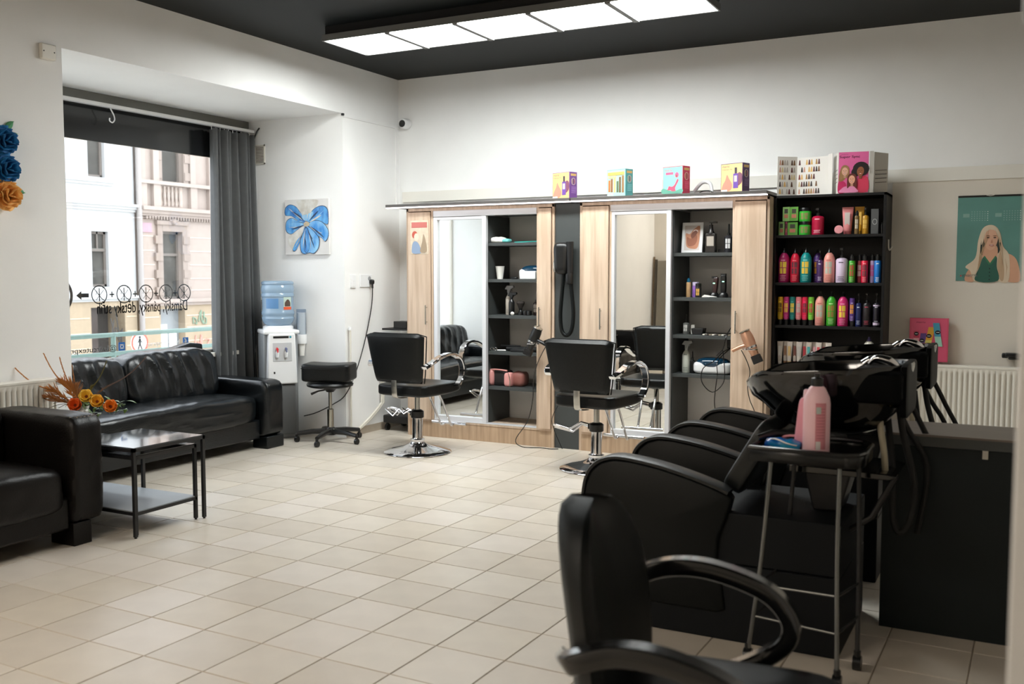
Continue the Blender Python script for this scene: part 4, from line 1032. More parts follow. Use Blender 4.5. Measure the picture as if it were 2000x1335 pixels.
for k in range(4):
    for (a, b) in (((3.90, -.222), (3.94, -.318)), ((4.186, -.272), (4.245, -.158))):
        zz = zt + .08 + k * .028; m.tube([(a[0], a[1] - .006, zz - .01), (b[0], b[1] - .006, zz + .002)], .0025, 5)
part('card_slots', m, mat('slot_grey', (120, 112, 104), .7), t)
a = Vector((qa[0], qa[1], 0)); b = Vector((qb[0], qb[1], 0)); u = (b - a).normalized(); n = Vector((u.y, -u.x, 0)); PW = (b - a).length
A = Art(a + n * .0026 + Vector((0, 0, zt + .002)), u, (0, 0, 1), t)
PK = (226, 104, 160)
A.rect('poster_print', PK, .003, PW - .002, .002, .284)
A.text('lettering', (60, 20, 40), 'Super Sync', .008, .238, w=.135, h=.022, bold=.0006).text('lettering', (150, 60, 100), 'matrix', .02, .265, w=.045, h=.006)
def face(A, x, z, s, skin, hair, lips=(176, 60, 70), style='long', rot=0):
    if style == 'long': A.smooth('hair_print', hair, [(x - .95 * s, z - 1.9 * s), (x - 1.0 * s, z), (x - .75 * s, z + 1.05 * s), (x, z + 1.35 * s), (x + .8 * s, z + 1.0 * s), (x + 1.0 * s, z), (x + 1.0 * s, z - 1.9 * s), (x + .4 * s, z - 1.5 * s), (x - .4 * s, z - 1.5 * s)])
    else: A.ell('hair_print', hair, x + .1 * s, z + .5 * s, 1.6 * s, 1.45 * s).ell('hair_print', hair, x - 1.0 * s, z - .2 * s, .8 * s, .9 * s)
    A.rect('skin_print', tuple(int(c * .85) for c in skin), x - .25 * s, x + .28 * s, z - 1.5 * s, z - .6 * s)
    A.ell('skin_print', skin, x, z, .68 * s, .95 * s, rot)
    A.ell('eye_print', (50, 34, 30), x - .28 * s, z + .15 * s, .12 * s, .05 * s).ell('eye_print', (50, 34, 30), x + .25 * s, z + .15 * s, .12 * s, .05 * s)
    A.poly('nose_print', tuple(int(c * .8) for c in skin), [(x - .08 * s, z - .2 * s), (x + .1 * s, z - .2 * s), (x + .02 * s, z + .1 * s)])
    A.ell('lips_print', lips, x, z - .48 * s, .26 * s, .10 * s).ell('teeth_print', (240, 232, 226), x, z - .46 * s, .19 * s, .05 * s)
A.smooth('pink_top_print', (196, 40, 96), [(.002, .004), (.05, .004), (.055, .06), (.03, .085), (.004, .08)]).smooth('red_top_print', (212, 60, 90), [(.12, .01), (PW - .004, .01), (PW - .004, .10), (.165, .115), (.13, .09)])
A.smooth('hair_print', (150, 110, 70), [(.006, .085), (.012, .15), (.03, .19), (.06, .19), (.075, .16), (.06, .13), (.04, .09)])
face(A, .045, .150, .030, (226, 176, 150), (160, 120, 80), style='long')
face(A, .148, .148, .034, (150, 92, 62), (34, 26, 26), style='afro', rot=-8)
A.smooth('pink_top_print', (226, 140, 180), [(.012, .004), (.13, .004), (.12, .03), (.10, .045), (.05, .045), (.025, .03)])
face(A, .092, .092, .031, (230, 170, 140), (100, 44, 34), style='long')
A.done()

# ------------------------------------------------------------------ right wall: calendar, panel, radiator
yw = -.012
t = thing('wall_calendar', 'teal wall calendar with a picture of a long-haired blonde woman', 'calendar', (4.905, yw, 1.36))
part('sheet', W(t).box(4.703, 5.112, yw - .004, yw - .001, 1.36, 1.945), mat('calendar_teal', (90, 138, 131), .35, var=.05), t)
part('binding', W(t).box(4.703, 5.112, yw - .008, yw - .001, 1.938, 1.950), BLKP, t)
part('hanger', W(t).tube([(4.88, yw - .006, 1.95), (4.905, yw - .006, 1.944), (4.93, yw - .006, 1.95)], .003, 6), WHM, t)
A = Art((4.703, yw - .0041, 1.36), (1, 0, 0), (0, 0, 1), t)
for bx in (.035, .235):
    A.rect('month_print', (128, 162, 156), bx, bx + .04, .44, .465)
    for r_ in range(5):
        for c_ in range(7): A.rect('date_grid', (206, 216, 212) if c_ == 6 else (140, 172, 166), bx + .052 + c_ * .0165, bx + .052 + c_ * .0165 + .006, .415 + r_ * .015, .42 + r_ * .015, layer=1)
HB, HB2, SKN = (214, 196, 172), (188, 160, 130), (206, 158, 130)
A.smooth('arm_print', SKN, [(.315, .002), (.40, .002), (.385, .12), (.35, .175), (.30, .18), (.29, .08)]).smooth('left_arm_print', SKN, [(.06, .002), (.12, .002), (.14, .10), (.10, .10), (.065, .05)])
A.smooth('hair_print', HB, [(.06, .10), (.12, .16), (.135, .28), (.16, .36), (.20, .385), (.24, .375), (.27, .33), (.29, .24), (.33, .17), (.33, .002), (.26, .002), (.20, .05), (.16, .002), (.115, .002), (.09, .07)])
A.smooth('hair_print', HB2, [(.14, .10), (.15, .22), (.165, .10), (.15, .02)]).smooth('hair_print', HB2, [(.26, .10), (.272, .2), (.30, .10), (.30, .01), (.28, .01)])
A.smooth('dark_print', (30, 44, 42), [(.157, .18), (.152, .26), (.175, .30), (.26, .30), (.275, .25), (.262, .19), (.21, .21)])
A.smooth('skin_print', SKN, [(.172, .24), (.17, .14), (.205, .105), (.25, .14), (.252, .24)])
A.smooth('blouse_print', (42, 92, 80), [(.125, .002), (.265, .002), (.255, .10), (.252, .165), (.21, .118), (.172, .165), (.15, .10)])
A.poly('collar_print', (56, 116, 84), [(.172, .165), (.178, .175), (.215, .122), (.208, .11)]).poly('collar_print', (56, 116, 84), [(.252, .165), (.246, .175), (.212, .122), (.218, .11)])
A.smooth('face_print', (214, 168, 142), [(.175, .26), (.172, .30), (.18, .34), (.21, .36), (.245, .345), (.258, .31), (.252, .26), (.235, .225), (.21, .212), (.188, .228)])
A.smooth('hair_print', HB, [(.155, .25), (.165, .35), (.205, .375), (.205, .355), (.182, .335), (.172, .29)]).smooth('hair_print', HB, [(.205, .375), (.25, .36), (.272, .30), (.268, .26), (.255, .31), (.238, .345), (.205, .356)])
for (p0, p1) in (((.20, .37), (.165, .20)), ((.19, .36), (.145, .12)), ((.175, .34), (.13, .07)), ((.235, .365), (.275, .20)), ((.25, .35), (.30, .12)), ((.262, .30), (.285, .04)), ((.15, .18), (.12, .03)), ((.305, .16), (.315, .03))):
    dx = (p1[1] - p0[1]) * .012; A.poly('strand_print', (176, 148, 116), [p0, ((p0[0] + p1[0]) / 2 + .006, (p0[1] + p1[1]) / 2), p1, ((p0[0] + p1[0]) / 2 + .011, (p0[1] + p1[1]) / 2)], each=p0)
for q in (.196, .238): A.ell('eye_print', (60, 44, 38), q, .298, .009, .0038).ell('brow_print', (110, 80, 60), q, .310, .012, .0022)
A.poly('nose_print', (186, 134, 110), [(.213, .262), (.226, .262), (.221, .29)]).ell('lips_print', (170, 92, 84), .219, .246, .015, .0055).ell('teeth_print', (236, 226, 220), .219, .247, .010, .002)
for k in range(4): A.ell('button_print', (24, 40, 36), .212, .085 - .025 * k, .004, .004)
A.text('lettering', (232, 236, 234), 'matrix', .045, .030, w=.095, h=.018, bold=.0004).ell('red_dot_print', (206, 60, 60), .033, .036, .005, .005)
A.done(.4)

t = thing('poster_board', 'square pink display panel with hair colour tubes above the radiator', 'panel', (4.545, -.07, .79))
part('board', W(t).box(4.418, 4.672, -.085, -.045, .79, 1.098), C((206, 84, 112), .2), t, bev=.002)
A = Art((4.418, -.0851, .79), (1, 0, 0), (0, 0, 1), t)
A.rect('board_print', (214, 92, 122), .012, .245, .008, .30).text('lettering', (120, 30, 60), 'matrix', .045, .272, w=.06, h=.012)
for (x0, z0, z1, w_, c1, c2, tilt) in ((.028, .13, .215, .036, (196, 70, 96), (226, 160, 170), 0), (.065, .06, .20, .038, (96, 70, 130), (190, 150, 170), .01), (.108, .085, .245, .042, (214, 160, 60), (206, 196, 110), .018), (.165, .11, .275, .042, (76, 150, 176), (160, 206, 190), -.012)):
    zm = z0 + (z1 - z0) * .42
    A.poly('tube_print', c1, [(x0, zm), (x0 + w_, zm), (x0 + w_ + tilt, z1), (x0 + tilt, z1)]).poly('tube_print', c2, [(x0 - tilt, z0), (x0 + w_ - tilt, z0), (x0 + w_, zm), (x0, zm)])
    A.ell('tube_mark', (34, 34, 44), x0 + w_ / 2, zm + .03, w_ * .42, .014).rect('tube_mark', (220, 220, 214), x0 + w_ * .25, x0 + w_ * .75, zm + .028, zm + .032)
A.done(.2)

def radiator(x0, x1, y0, y1, z0, z1, label, axis):
    """panel radiator; axis 'x' runs along the rear wall, 'y' along the left wall"""
    t = thing('radiator', label, 'radiator', ((x0 + x1) / 2, (y0 + y1) / 2, z0))
    if axis == 'x': F = lambda a, d: (a, y0 + d); a0, a1, D = x0, x1, y1 - y0
    else: F = lambda a, d: (x1 - d, a); a0, a1, D = y0, y1, x1 - x0
    m = W(t); n = int((a1 - a0 - .02) / .0333); st = (a1 - a0 - .02) / n; vs = []; fs = []
    prof = []
    for k in range(n):
        b = a0 + .01 + k * st
        prof += [(b, .012), (b + st * .18, .012), (b + st * .32, 0), (b + st * .86, 0)]
    prof.append((a1 - .01, .012)); prof = [(a0, .006)] + prof + [(a1, .006)]
    for (a, d) in prof:
        for (z, k) in ((z0, .8), (z0 + .02, .5), (z0 + .035, 1), (z1 - .055, 1), (z1 - .04, .3), (z1 - .02, 0)):
            dd = d * k if k == 1 else .006 * k
            x, y = F(a, dd); vs.append((x, y, z))
    q = len(prof)
    for i in range(q - 1):
        for j in range(5): fs.append((i * 6 + j, (i + 1) * 6 + j, (i + 1) * 6 + j + 1, i * 6 + j + 1))
    m.add(vs, fs); part('front_panel', m, WHM, t, sharp=60)
    (xa, ya), (xb, yb) = F(a0, .014), F(a1, D); part('rear_panel', W(t).box(min(xa, xb), max(xa, xb), min(ya, yb), max(ya, yb), z0, z1 - .025), WHM, t)
    (xa, ya), (xb, yb) = F(a0 - .004, 0), F(a1 + .004, D)
    part('top_cover', W(t).box(min(xa, xb), max(xa, xb), min(ya, yb), max(ya, yb), z1 - .022, z1), WHM, t, bev=.006, seg=3)
    for a in (a0 - .003, a1):
        (xa, ya), (xb, yb) = F(a, .001), F(a + .003, D); part('side_cover', W(t).box(min(xa, xb), max(xa, xb), min(ya, yb), max(ya, yb), z0, z1), WHM, t, bev=.001)
    return t
r1 = radiator(4.46, 5.62, -.13, -.03, .20, .775, 'long ribbed white radiator on the rear wall beside the basins', 'x')
r2 = radiator(.02, .105, -5.15, -3.735, .2, .80, 'ribbed white radiator on the left wall behind the armchair', 'y')
part('valve_body', W(r2).cyl((.06, -3.735, .77), (.06, -3.69, .77), .012, n=12), STEEL, r2)
part('thermostat_head', W(r2).lathe([(.019, 0), (.024, .01), (.024, .03), (.02, .05), (.012, .055)], n=18, M=Matrix.Translation((.06, -3.70, .775)) @ Matrix.Rotation(-PI / 2, 4, 'X')), WHP, r2)
single('black_bracket', MB().box(5.03, 5.30, -.10, -.012, .845, .87).box(5.01, 5.05, -.09, -.03, .835, .868).box(5.05, 5.12, -.09, -.03, .825, .85), BLKP, 'black bracket on the rear wall right of the radiator top', 'bracket', bev=.008)
# ------------------------------------------------------------------ leather sofa in the window niche
sofa = thing('sofa', 'black leather sofa in the window niche with two creased back cushions', 'sofa', (-.6, -2.45, 0))
def wrinkle(amp, sc, ax='z', seed=0):
    def f(p, q):
        v = Vector((q.x * sc[0] + seed, q.y * sc[1], q.z * sc[2]))
        d = noise.noise(v) + .5 * noise.noise(v * 2.1)
        r_ = 1 - abs(noise.noise(v * 1.3 + Vector((7, 3, 1)))) * 2
        return q + p.normalized() * (amp * (d * .6 + max(0, r_) ** 3 * .9))
    return f
m = W(sofa).box(-.98, -.27, -3.28, -1.60, .085, .24); part('base', m, LEAS, sofa, bev=.01)
def seat_fn(p, q):
    q = wrinkle(.006, (9, 5, 9), seed=2)(p, q)
    if p.z > .3: q.z += .02 * math.cos((q.y + 2.44) * 1.6) 
    if p.z > .2: q.z += .006 * noise.noise(Vector((q.x * 6, q.y * 22, 1)))
    return q
part('seat_cushion', W(sofa).pillow((-.53, -2.44, .325), (.62, 1.70, .23), e=6, n=34, fn=seat_fn), LEAS, sofa)
for (y0, y1, nm) in ((-1.60, -1.375, 'r'), (-3.505, -3.28, 'l')):
    part('armrest', W(sofa).pillow((-.58, (y0 + y1) / 2, .325), (.76, y1 - y0, .46), e=9, n=18, fn=wrinkle(.003, (6, 6, 6), seed=5)), LEAS, sofa)
    part('foot', W(sofa).box(-.37, -.215, y0 + .02, y1 - .005, 0, .10), LEAS, sofa, bev=.008)
    part('foot', W(sofa).box(-.95, -.82, y0 + .02, y1 - .02, 0, .10), BLKM, sofa)
def back_fn(seed, yc):
    def f(p, q):
        # deep vertical creases running down from the seam and fanning out
        s_ = (q.y - yc) * 24 + seed + 1.6 * noise.noise(Vector((q.y * 3, q.z * 4, seed))) + (q.z - .6) * 3.5
        cr = -abs(math.sin(s_)) ** .7 * .017
        fade = max(0, 1 - abs(p.y) ** 3) * (.35 + .65 * (1 - abs(p.z) ** 4))
        fine = .013 * noise.noise(Vector((q.x * 5, q.y * 16 + seed, q.z * 7)))
        q = q + Vector((1, 0, 0)) * ((cr * (1 + .6 * noise.noise(q * 5))) * fade + fine) if p.x > -.2 else q
        if p.z > .4: q.z += .008 * noise.noise(Vector((q.x * 10, q.y * 18, seed)))
        q.x += (.60 - q.z) * .22
        return q
    return f
part('back_cushion', W(sofa).pillow((-.76, -2.915, .610), (.26, .74, .40), e=4.4, n=52, fn=back_fn(1.0, -2.9)), LEAS, sofa)
part('back_cushion', W(sofa).pillow((-.76, -2.085, .615), (.26, .93, .41), e=4.4, n=58, fn=back_fn(5.3, -2.2)), LEAS, sofa)
m = W(sofa).prism([(-3.30, .10), (-1.55, .10), (-1.57, .83), (-1.70, .845), (-2.1, .77), (-3.28, .74)], 'yz', -1.0, -.90); part('back_frame', m, LEAS, sofa, bev=.02, seg=3)

# dark brown armchair, foreground left
ac = thing('armchair', 'dark brown leather armchair at the left edge in front of the radiator', 'armchair', (.48, -4.55, 0))
part('armrest', W(ac).pillow((.478, -4.105, .395), (.725, .20, .57), e=10, n=18, fn=wrinkle(.004, (7, 7, 7), seed=8)), LEAB, ac)
part('armrest', W(ac).pillow((.478, -5.05, .395), (.74, .20, .57), e=10, n=12, fn=wrinkle(.004, (7, 7, 7), seed=9)), LEAB, ac)
part('front_panel', W(ac).box(.20, .80, -4.96, -4.20, .09, .26), LEAB, ac, bev=.012)
def acs(p, q):
    q = wrinkle(.005, (7, 7, 7), seed=12)(p, q)
    if p.z > .3: q.z += .025 * (1 - p.y * p.y)
    return q
part('seat_cushion', W(ac).pillow((.55, -4.58, .30), (.58, .74, .24), e=6, n=20, fn=acs), LEAB, ac)
part('back_cushion', W(ac).pillow((.235, -4.58, .50), (.22, .74, .46), e=5, n=20, fn=wrinkle(.008, (6, 9, 5), seed=14)), LEAB, ac)
for (x, y) in ((.73, -4.135), (.20, -4.135), (.73, -5.03), (.20, -5.03)): part('foot', W(ac).box(x - .09, x + .09, y - .06, y + .05, 0, .12), LEAB, ac, bev=.004)
m = W(ac)
for k in range(7):
    for j in range(2): m.box(.842 - .05 * j, .846 - .05 * j, -4.18 + k * .024, -4.17 + k * .024, .672 - .003 * j, .676 - .003 * j)
part('stitching', m, C((120, 110, 100)), ac)

# nesting glass coffee tables
GLT = mat('table_glass', (34, 36, 38), .03, coat=1.0, spec=1.0)
SHG = mat('grey_shelf_board', (150, 156, 162), .35)
def ctable(x0, x1, y0, y1, zt_, shelf, label):
    t = thing('coffee_table', label, 'table', ((x0 + x1) / 2, (y0 + y1) / 2, 0)); w = .018
    part('glass_top', W(t).box(x0 + .008, x1 - .008, y0 + .008, y1 - .008, zt_ - .004, zt_ + .001), GLT, t)
    m = W(t); m.box(x0, x1, y0, y0 + w, zt_ - .022, zt_ - .003).box(x0, x1, y1 - w, y1, zt_ - .022, zt_ - .003).box(x0, x0 + w, y0, y1, zt_ - .022, zt_ - .003).box(x1 - w, x1, y0, y1, zt_ - .022, zt_ - .003)
    part('top_frame', m, BLKM, t)
    for (a, b) in ((x0, y0), (x1 - w, y0), (x0, y1 - w), (x1 - w, y1 - w)):
        l = part('leg', W(t).box(a, a + w, b, b + w, .008, zt_ - .022), BLKM, t)
        part('glide', W(t).cyl((a + w / 2, b + w / 2, 0), (a + w / 2, b + w / 2, .009), .007, n=10), RUBB, l)
    if shelf:
        m = W(t); z = shelf; m.box(x0, x1, y0, y0 + w, z - .02, z - .002).box(x0, x1, y1 - w, y1, z - .02, z - .002).box(x1 - w, x1, y0, y1, z - .02, z - .002).box(x0, x0 + w, y0, y1, z - .02, z - .002)
        part('shelf_frame', m, BLKM, t); part('shelf', W(t).box(x0 + .004, x1 - .004, y0 + .004, y1 - .004, z - .002, z + .004), SHG, t)
    return t
ctable(.475, .985, -3.945, -3.435, .487, None, 'small square glass-topped coffee table, the higher of two nested')
ctable(.06, .96, -3.92, -3.475, .440, .135, 'long low glass-topped coffee table with grey shelf, nested under the square one')

# vase with dried grasses and orange flowers on the long table
vx, vy, vz = .27, -3.70, .441
vs_ = thing('flower_vase', 'white vase of orange and yellow flowers with dried grass beside the armchair', 'flowers', (vx, vy, vz))
part('vase', W(vs_).lathe([(.04, 0), (.06, .02), (.075, .08), (.07, .14), (.045, .18), (.05, .20), (.044, .20), (.038, .18)], c=(vx, vy, vz), n=24), mat('white_ceramic', (226, 224, 218), .35, bump=.3, bscale=30), vs_)
rf = random.Random(4)
cz = vz + .20; cl = Vector((-.885, -.466, 0)); cr_ = -cl     # left / right across the view, a direction in the room
for k, (dx, dz, c) in enumerate(((-.0, .125, (236, 104, 34)), (.085, .185, (250, 206, 76)), (.165, .150, (250, 190, 60)), (.265, .115, (244, 140, 44)))):
    t0 = Vector((vx, vy, cz - .02)); fc = Vector((vx, vy, cz)) + cr_ * (dx * .78 - .015) + Vector((.02, -.03, dz * .85 - .10))
    st = part('flower_stem', W(vs_).tube([t0, (t0 + fc) / 2 + Vector((0, 0, .03)), fc], .003, 6, sm=4), C((88, 110, 50)), vs_)
    face_dir = Vector((.66, -.72, .35)).normalized(); M = Matrix.Translation(fc) @ face_dir.to_track_quat('Z', 'Y').to_matrix().to_4x4()
    m = W(vs_)
    for lay in range(2):
        for q in range(6):
            a = q * PI / 3 + lay * .5; rr = .036 - lay * .009
            Mq = M @ Matrix.Rotation(a, 4, 'Z')
            m.grid(lambda a_, b_: ((a_ - .5) * .060 * math.sin(PI * (b_ * .72 + .14)) ** .7, b_ * rr, .002 + .010 * b_ + .022 * b_ * b_ * (1 if lay == 0 else 1.7) + .006 * (2 * a_ - 1) ** 2), 4, 5, M=Mq)
    part('petals', m, C(c), st, fixn=False, solid=.001)
    part('flower_heart', W(vs_).lathe([(0, .0), (.008, .004), (.009, .012), (0, .018)], n=12, M=M), C((110, 44, 20)), st)
m = W(vs_)
for k in range(70):
    a = rf.uniform(0, 2 * PI); p = Vector((vx, vy, cz)) + cr_ * rf.uniform(-.04, .22) + Vector((rf.uniform(-.05, .05), rf.uniform(-.05, .05), rf.uniform(-.05, .03)))
    Mq = Matrix.Translation(p) @ Matrix.Rotation(a, 4, 'Z') @ Matrix.Rotation(rf.uniform(-.9, .9), 4, 'X')
    L_ = rf.uniform(.04, .07)
    m.grid(lambda a_, b_: ((a_ - .5) * .022 * math.sin(PI * b_), b_ * L_, .008 * math.sin(PI * b_)), 2, 5, M=Mq)
part('leaves', m, C((92, 122, 56)), vs_, fixn=False, kind='stuff')
for k, (dx, dz, w_, c) in enumerate(((-.19, .17, .011, (186, 122, 62)), (-.24, .10, .008, (168, 110, 62)), (-.12, .24, .013, (196, 130, 66)), (-.08, .22, .012, (190, 128, 72)), (-.19, .05, .006, (150, 104, 66)), (-.07, .18, .009, (160, 112, 70)), (.04, .20, .004, (96, 92, 50)), (.17, .22, .002, (110, 90, 84)))):
    t0 = Vector((vx, vy, cz - .03)); tip = Vector((vx, vy, cz)) + cr_ * (dx * .8) + Vector((.008 * k, .01 * k - .04, dz * .60))
    st = part('grass_stem', W(vs_).tube([t0, t0.lerp(tip, .5) + Vector((0, 0, .02)), tip], .002, 5, sm=3), C((150, 120, 70)), vs_)
    m = W(vs_); rg = random.Random(k)
    ax = (tip - t0)
    for q in range(150):
        f_ = .35 + .65 * q / 60; b_ = t0 + ax * f_ + Vector((0, 0, .02 * math.sin(PI * f_)))
        d_ = (ax.normalized() + Vector((rg.uniform(-.5, .5), rg.uniform(-.5, .5), rg.uniform(-.5, .4)))).normalized()
        ww = w_ * 3.8 * math.sin(PI * min(1, (f_ - .3) / .72)) + .004
        m.tube([b_, b_ + d_ * ww * .8, b_ + d_ * ww * 1.6], [.0036, .0028, .0006], 4)
    part('grass_plume', m, C(c, .9), st)
m = W(vs_)
for k in range(9):
    p0 = Vector((vx, vy, cz - .02)); p1 = Vector((vx, vy, cz)) + cr_ * rf.uniform(-.2, -.02) + Vector((0, -.02, rf.uniform(-.02, .06)))
    m.tube([p0, p0.lerp(p1, .5) + Vector((0, 0, .03)), p1], .0018, 5, sm=4)
part('dry_twigs', m, C((96, 88, 80)), vs_, kind='stuff')

# ------------------------------------------------------------------ styling chairs
def styling_chair(x, y, rz, label, loop):
    t = thing('styling_chair', label, 'chair', (x, y, 0), rz, group=None)
    part('base_disc', MB().lathe([(.262, 0), (.268, .006), (.262, .012), (.20, .028), (.12, .048), (.07, .068), (.052, .085), (.048, .10), (0, .10)], n=56), CHROME, t)
    part('cylinder', MB().lathe([(.058, .09), (.058, .105), (.045, .11), (.041, .12), (.041, .30), (0, .30)], n=28), CHROME, t)
    part('collar', MB().lathe([(.048, .275), (.052, .28), (.052, .325), (.04, .335), (.028, .34)], n=24).box(-.06, -.03, -.02, .02, .29, .33), BLKP, t)
    part('piston', MB().lathe([(.021, .32), (.021, .47)], n=18), STEEL, t)
    part('seat_plate', MB().lathe([(.03, .445), (.10, .462), (.10, .475)], n=20), BLKM, t)
    if loop:
        m = MB()
        for dy in (-.022, .022):
            m.tube([(-.05, dy, .31), (-.11, dy * 1.4, .335), (-.16, dy, .305), (-.21, dy * .6, .33), (-.27, dy, .335)], .0065, 8, sm=0)
            m.tube([(-.05, dy, .335), (-.11, dy * 1.4, .30), (-.16, dy, .335), (-.22, dy * 1.3, .275), (-.30, dy, .325)], .0065, 8, sm=0)
        m.tube([(-.27, -.022, .335), (-.30, 0, .325), (-.27, .022, .335)], .0065, 8)
    else:
        m = MB().tube([(-.04, 0, .315), (-.12, -.01, .33), (-.19, -.02, .285), (-.22, -.02, .275), (-.33, -.05, .305)], .011, 10).tube([(-.05, 0, .30), (-.12, .01, .315), (-.20, .01, .255), (-.33, -.03, .285)], .009, 10)
    part('pump_lever', m, CHROME, t)
    def sf(p, q):
        if p.z < 0: q.z += .02 * max(0, p.y) ** 2
        if p.z > 0: q.z += -.016 * (1 - p.y ** 2) * (1 - p.x ** 2)
        q.x *= 1 + .05 * p.y
        return q
    part('seat', MB().pillow((0, .02, .512), (.50, .52, .098), e=7, n=16, fn=sf), LEA, t)
    part('seat_piping', MB().tube([(.249 * sx, yy, .552 - .004 * abs(yy)) for sx, yy in ((1, -.2), (1.02, .05), (1.04, .24))], .004, 6), LEA, t)
    # back: wider at the top, gently curved
    def bf(a, b):
        u_ = 2 * a - 1; half = .215 + .062 * b ** .8
        corner = 1 - .05 * max(0, abs(u_) - .8) / .2 * (1 if b > .9 else 0)
        return u_ * half, .575 + .38 * b * corner
    nu, nv = 22, 16
    def sh(side):
        def g(a, b):
            x_, z_ = bf(a, b); u_ = 2 * a - 1; v_ = 2 * b - 1
            th = .034 * (1 - abs(u_) ** 8) ** .35 * (1 - abs(v_) ** 10) ** .35
            y_ = -.262 - .055 * b + .035 * u_ * u_ + (-th if side else th * .9)
            return (x_, y_, z_)
        return g
    m = MB(); m.grid(sh(1), nu, nv); m.grid(sh(0), nu, nv)
    mo = part('backrest', m, LEA, t)
    part('back_piping', MB().tube([Vector(sh(1)(a, b)) + Vector((0, .028, 0)) for a, b in [(0, k / 6) for k in range(7)] + [(k / 8, 1) for k in range(1, 8)] + [(1, 1 - k / 6) for k in range(7)]], .005, 6), LEA, t)
    part('back_bracket', MB().ribbon([(0, -.298, .60), (0, -.294, .52), (0, -.275, .465), (0, -.16, .452)], (1, 0, 0), .05, .007, sm=4), STEEL, t)
    for sx in (-1, 1):
        X = .285 * sx
        pts = [(.255 * sx, -.26, .70), (X, -.20, .735), (X, -.08, .775), (X, .06, .785), (X, .17, .745), (X, .215, .665), (X, .20, .59), (X, .15, .54)]
        a = part('armrest', MB().ribbon(pts, (1, 0, 0), .052, .024, sm=8), STEEL if False else CHROME, t)
        part('arm_bolt', MB().cyl((.245 * sx, .15, .535), (.30 * sx, .15, .535), .014, n=12), BLKP, a)
    m = MB()
    for dx in (-.055, .055): m.tube([(dx * .8, .13, .47), (dx, .22, .44), (dx * .95, .36, .22), (dx * .9, .40, .165), (dx * .8, .44, .165)], .0095, 10, sm=3)
    part('footrest_tubes', m, CHROME, t)
    part('footrest_bar', MB().tube([(-.17, .445, .175), (.17, .445, .175)], .014, 12), CHROME, t)
    return t
styling_chair(.915, -1.11, R(-3), 'black styling chair before the left mirror cabinet', True)
styling_chair(2.43, -1.07, R(-5), 'black styling chair before the right mirror cabinet', False)

# foreground chair with black loop arms
nc = thing('salon_chair', 'large out-of-focus black salon chair with black loop arms in the foreground', 'chair', (4.572, -5.53, 0), R(-83))
part('base_disc', MB().lathe([(.28, 0), (.285, .008), (.20, .03), (.07, .07), (.05, .10), (0, .1)], n=40), CHROME, nc)
part('cylinder', MB().lathe([(.04, .09), (.04, .36), (0, .36)], n=24), CHROME, nc)
part('seat', MB().pillow((0, .03, .455), (.50, .50, .11), e=6, n=16), VINYL, nc)
def nb(side):
    def g(a, b):
        u_ = 2 * a - 1; v_ = 2 * b - 1
        half = .195 + .055 * math.sin(PI * min(1, b * .8 + .12)) 
        if b > .55: half *= math.sqrt(max(0.0, 1 - ((b - .55) / .452) ** 2.6)) * .999 + .001
        th = .045 * (1 - abs(u_) ** 3) ** .5 * max(.02, (1 - abs(v_) ** 8)) ** .4
        return (u_ * half, -.235 - .07 * b * b + .05 * u_ * u_ + (-th if side else th), .44 + .485 * b)
    return g
m = MB(); m.grid(nb(1), 24, 26); m.grid(nb(0), 24, 26); part('backrest', m, VINYL, nc)
for sx in (-1, 1):
    X = .30 * sx
    pts = [(.21 * sx, -.26, .635), (X, -.22, .665), (X, -.13, .695), (X, -.03, .692), (X, .085, .655), (X, .14, .595), (X, .135, .54), (X, .08, .49), (.25 * sx, -.02, .45)]
    part('armrest', MB().ribbon(pts, (1, 0, 0), .055, .042, sm=8), mat('black_armrest', (16, 17, 18), .16, coat=.5), nc, bev=.004)

# stool with booster cushion
GASL = mat('gas_lift_steel', (170, 168, 160), .2, 1.0)
sx_, sy_ = .005, -1.05
st = thing('rolling_stool', 'round black rolling stool with five-star base by the left wall', 'stool', (sx_, sy_, 0))
part('seat', MB().lathe([(0, .462), (.16, .462), (.19, .472), (.195, .487), (.185, .502), (0, .508)], n=36), LEA, st)
part('seat_plate', MB().lathe([(.03, .42), (.06, .455), (.09, .462)], n=16), BLKP, st)
part('height_lever', MB().tube([(0, 0, .445), (-.07, -.07, .43), (-.12, -.10, .405)], [.006, .007, .011], 8), BLKP, st)
part('gas_lift', MB().lathe([(.015, .27), (.015, .44)], n=14), GASL, st)
part('lift_sleeve', MB().lathe([(.027, .09), (.027, .275), (.02, .28)], n=18), GASL, st)
part('hub', MB().lathe([(.045, .06), (.045, .11), (.03, .125)], n=16), BLKP, st)
for k in range(5):
    a = R(-75 + 72 * k); d = Vector((math.cos(a), math.sin(a), 0)); e_ = d * .28
    l = part('leg', MB().tube([d * .03 + Vector((0, 0, .09)), d * .15 + Vector((0, 0, .088)), e_ + Vector((0, 0, .072))], [.026, .022, .017], 8), BLKP, st)
    part('caster', MB().cyl(e_ + Vector((-.012, 0, .024)), e_ + Vector((.012, 0, .024)), .024, n=14).cyl(e_ + Vector((0, 0, .03)), e_ + Vector((0, 0, .066)), .012, n=8), BLKP, l)
bc = thing('booster_seat', 'black padded booster cushion lying on the round rolling stool', 'cushion', (0, sy_, .509), R(22))
part('cushion_body', MB().pillow((0, 0, .083), (.41, .30, .155), e=10, n=18, fn=lambda p, q: q + Vector((0, 0, -.012 * (1 - p.x * p.x) if p.z > .5 else 0))), LEA, bc)
part('seam', MB().tube([(-.20, -.148, .12), (0, -.152, .115), (.20, -.148, .12)], .003, 5), LEA, bc)

# ------------------------------------------------------------------ water cooler
wx, wy = -.56, -1.035
wc = thing('water_cooler', 'white and grey water cooler dispenser standing in the niche corner', 'water dispenser', (wx, wy, 0), R(52))
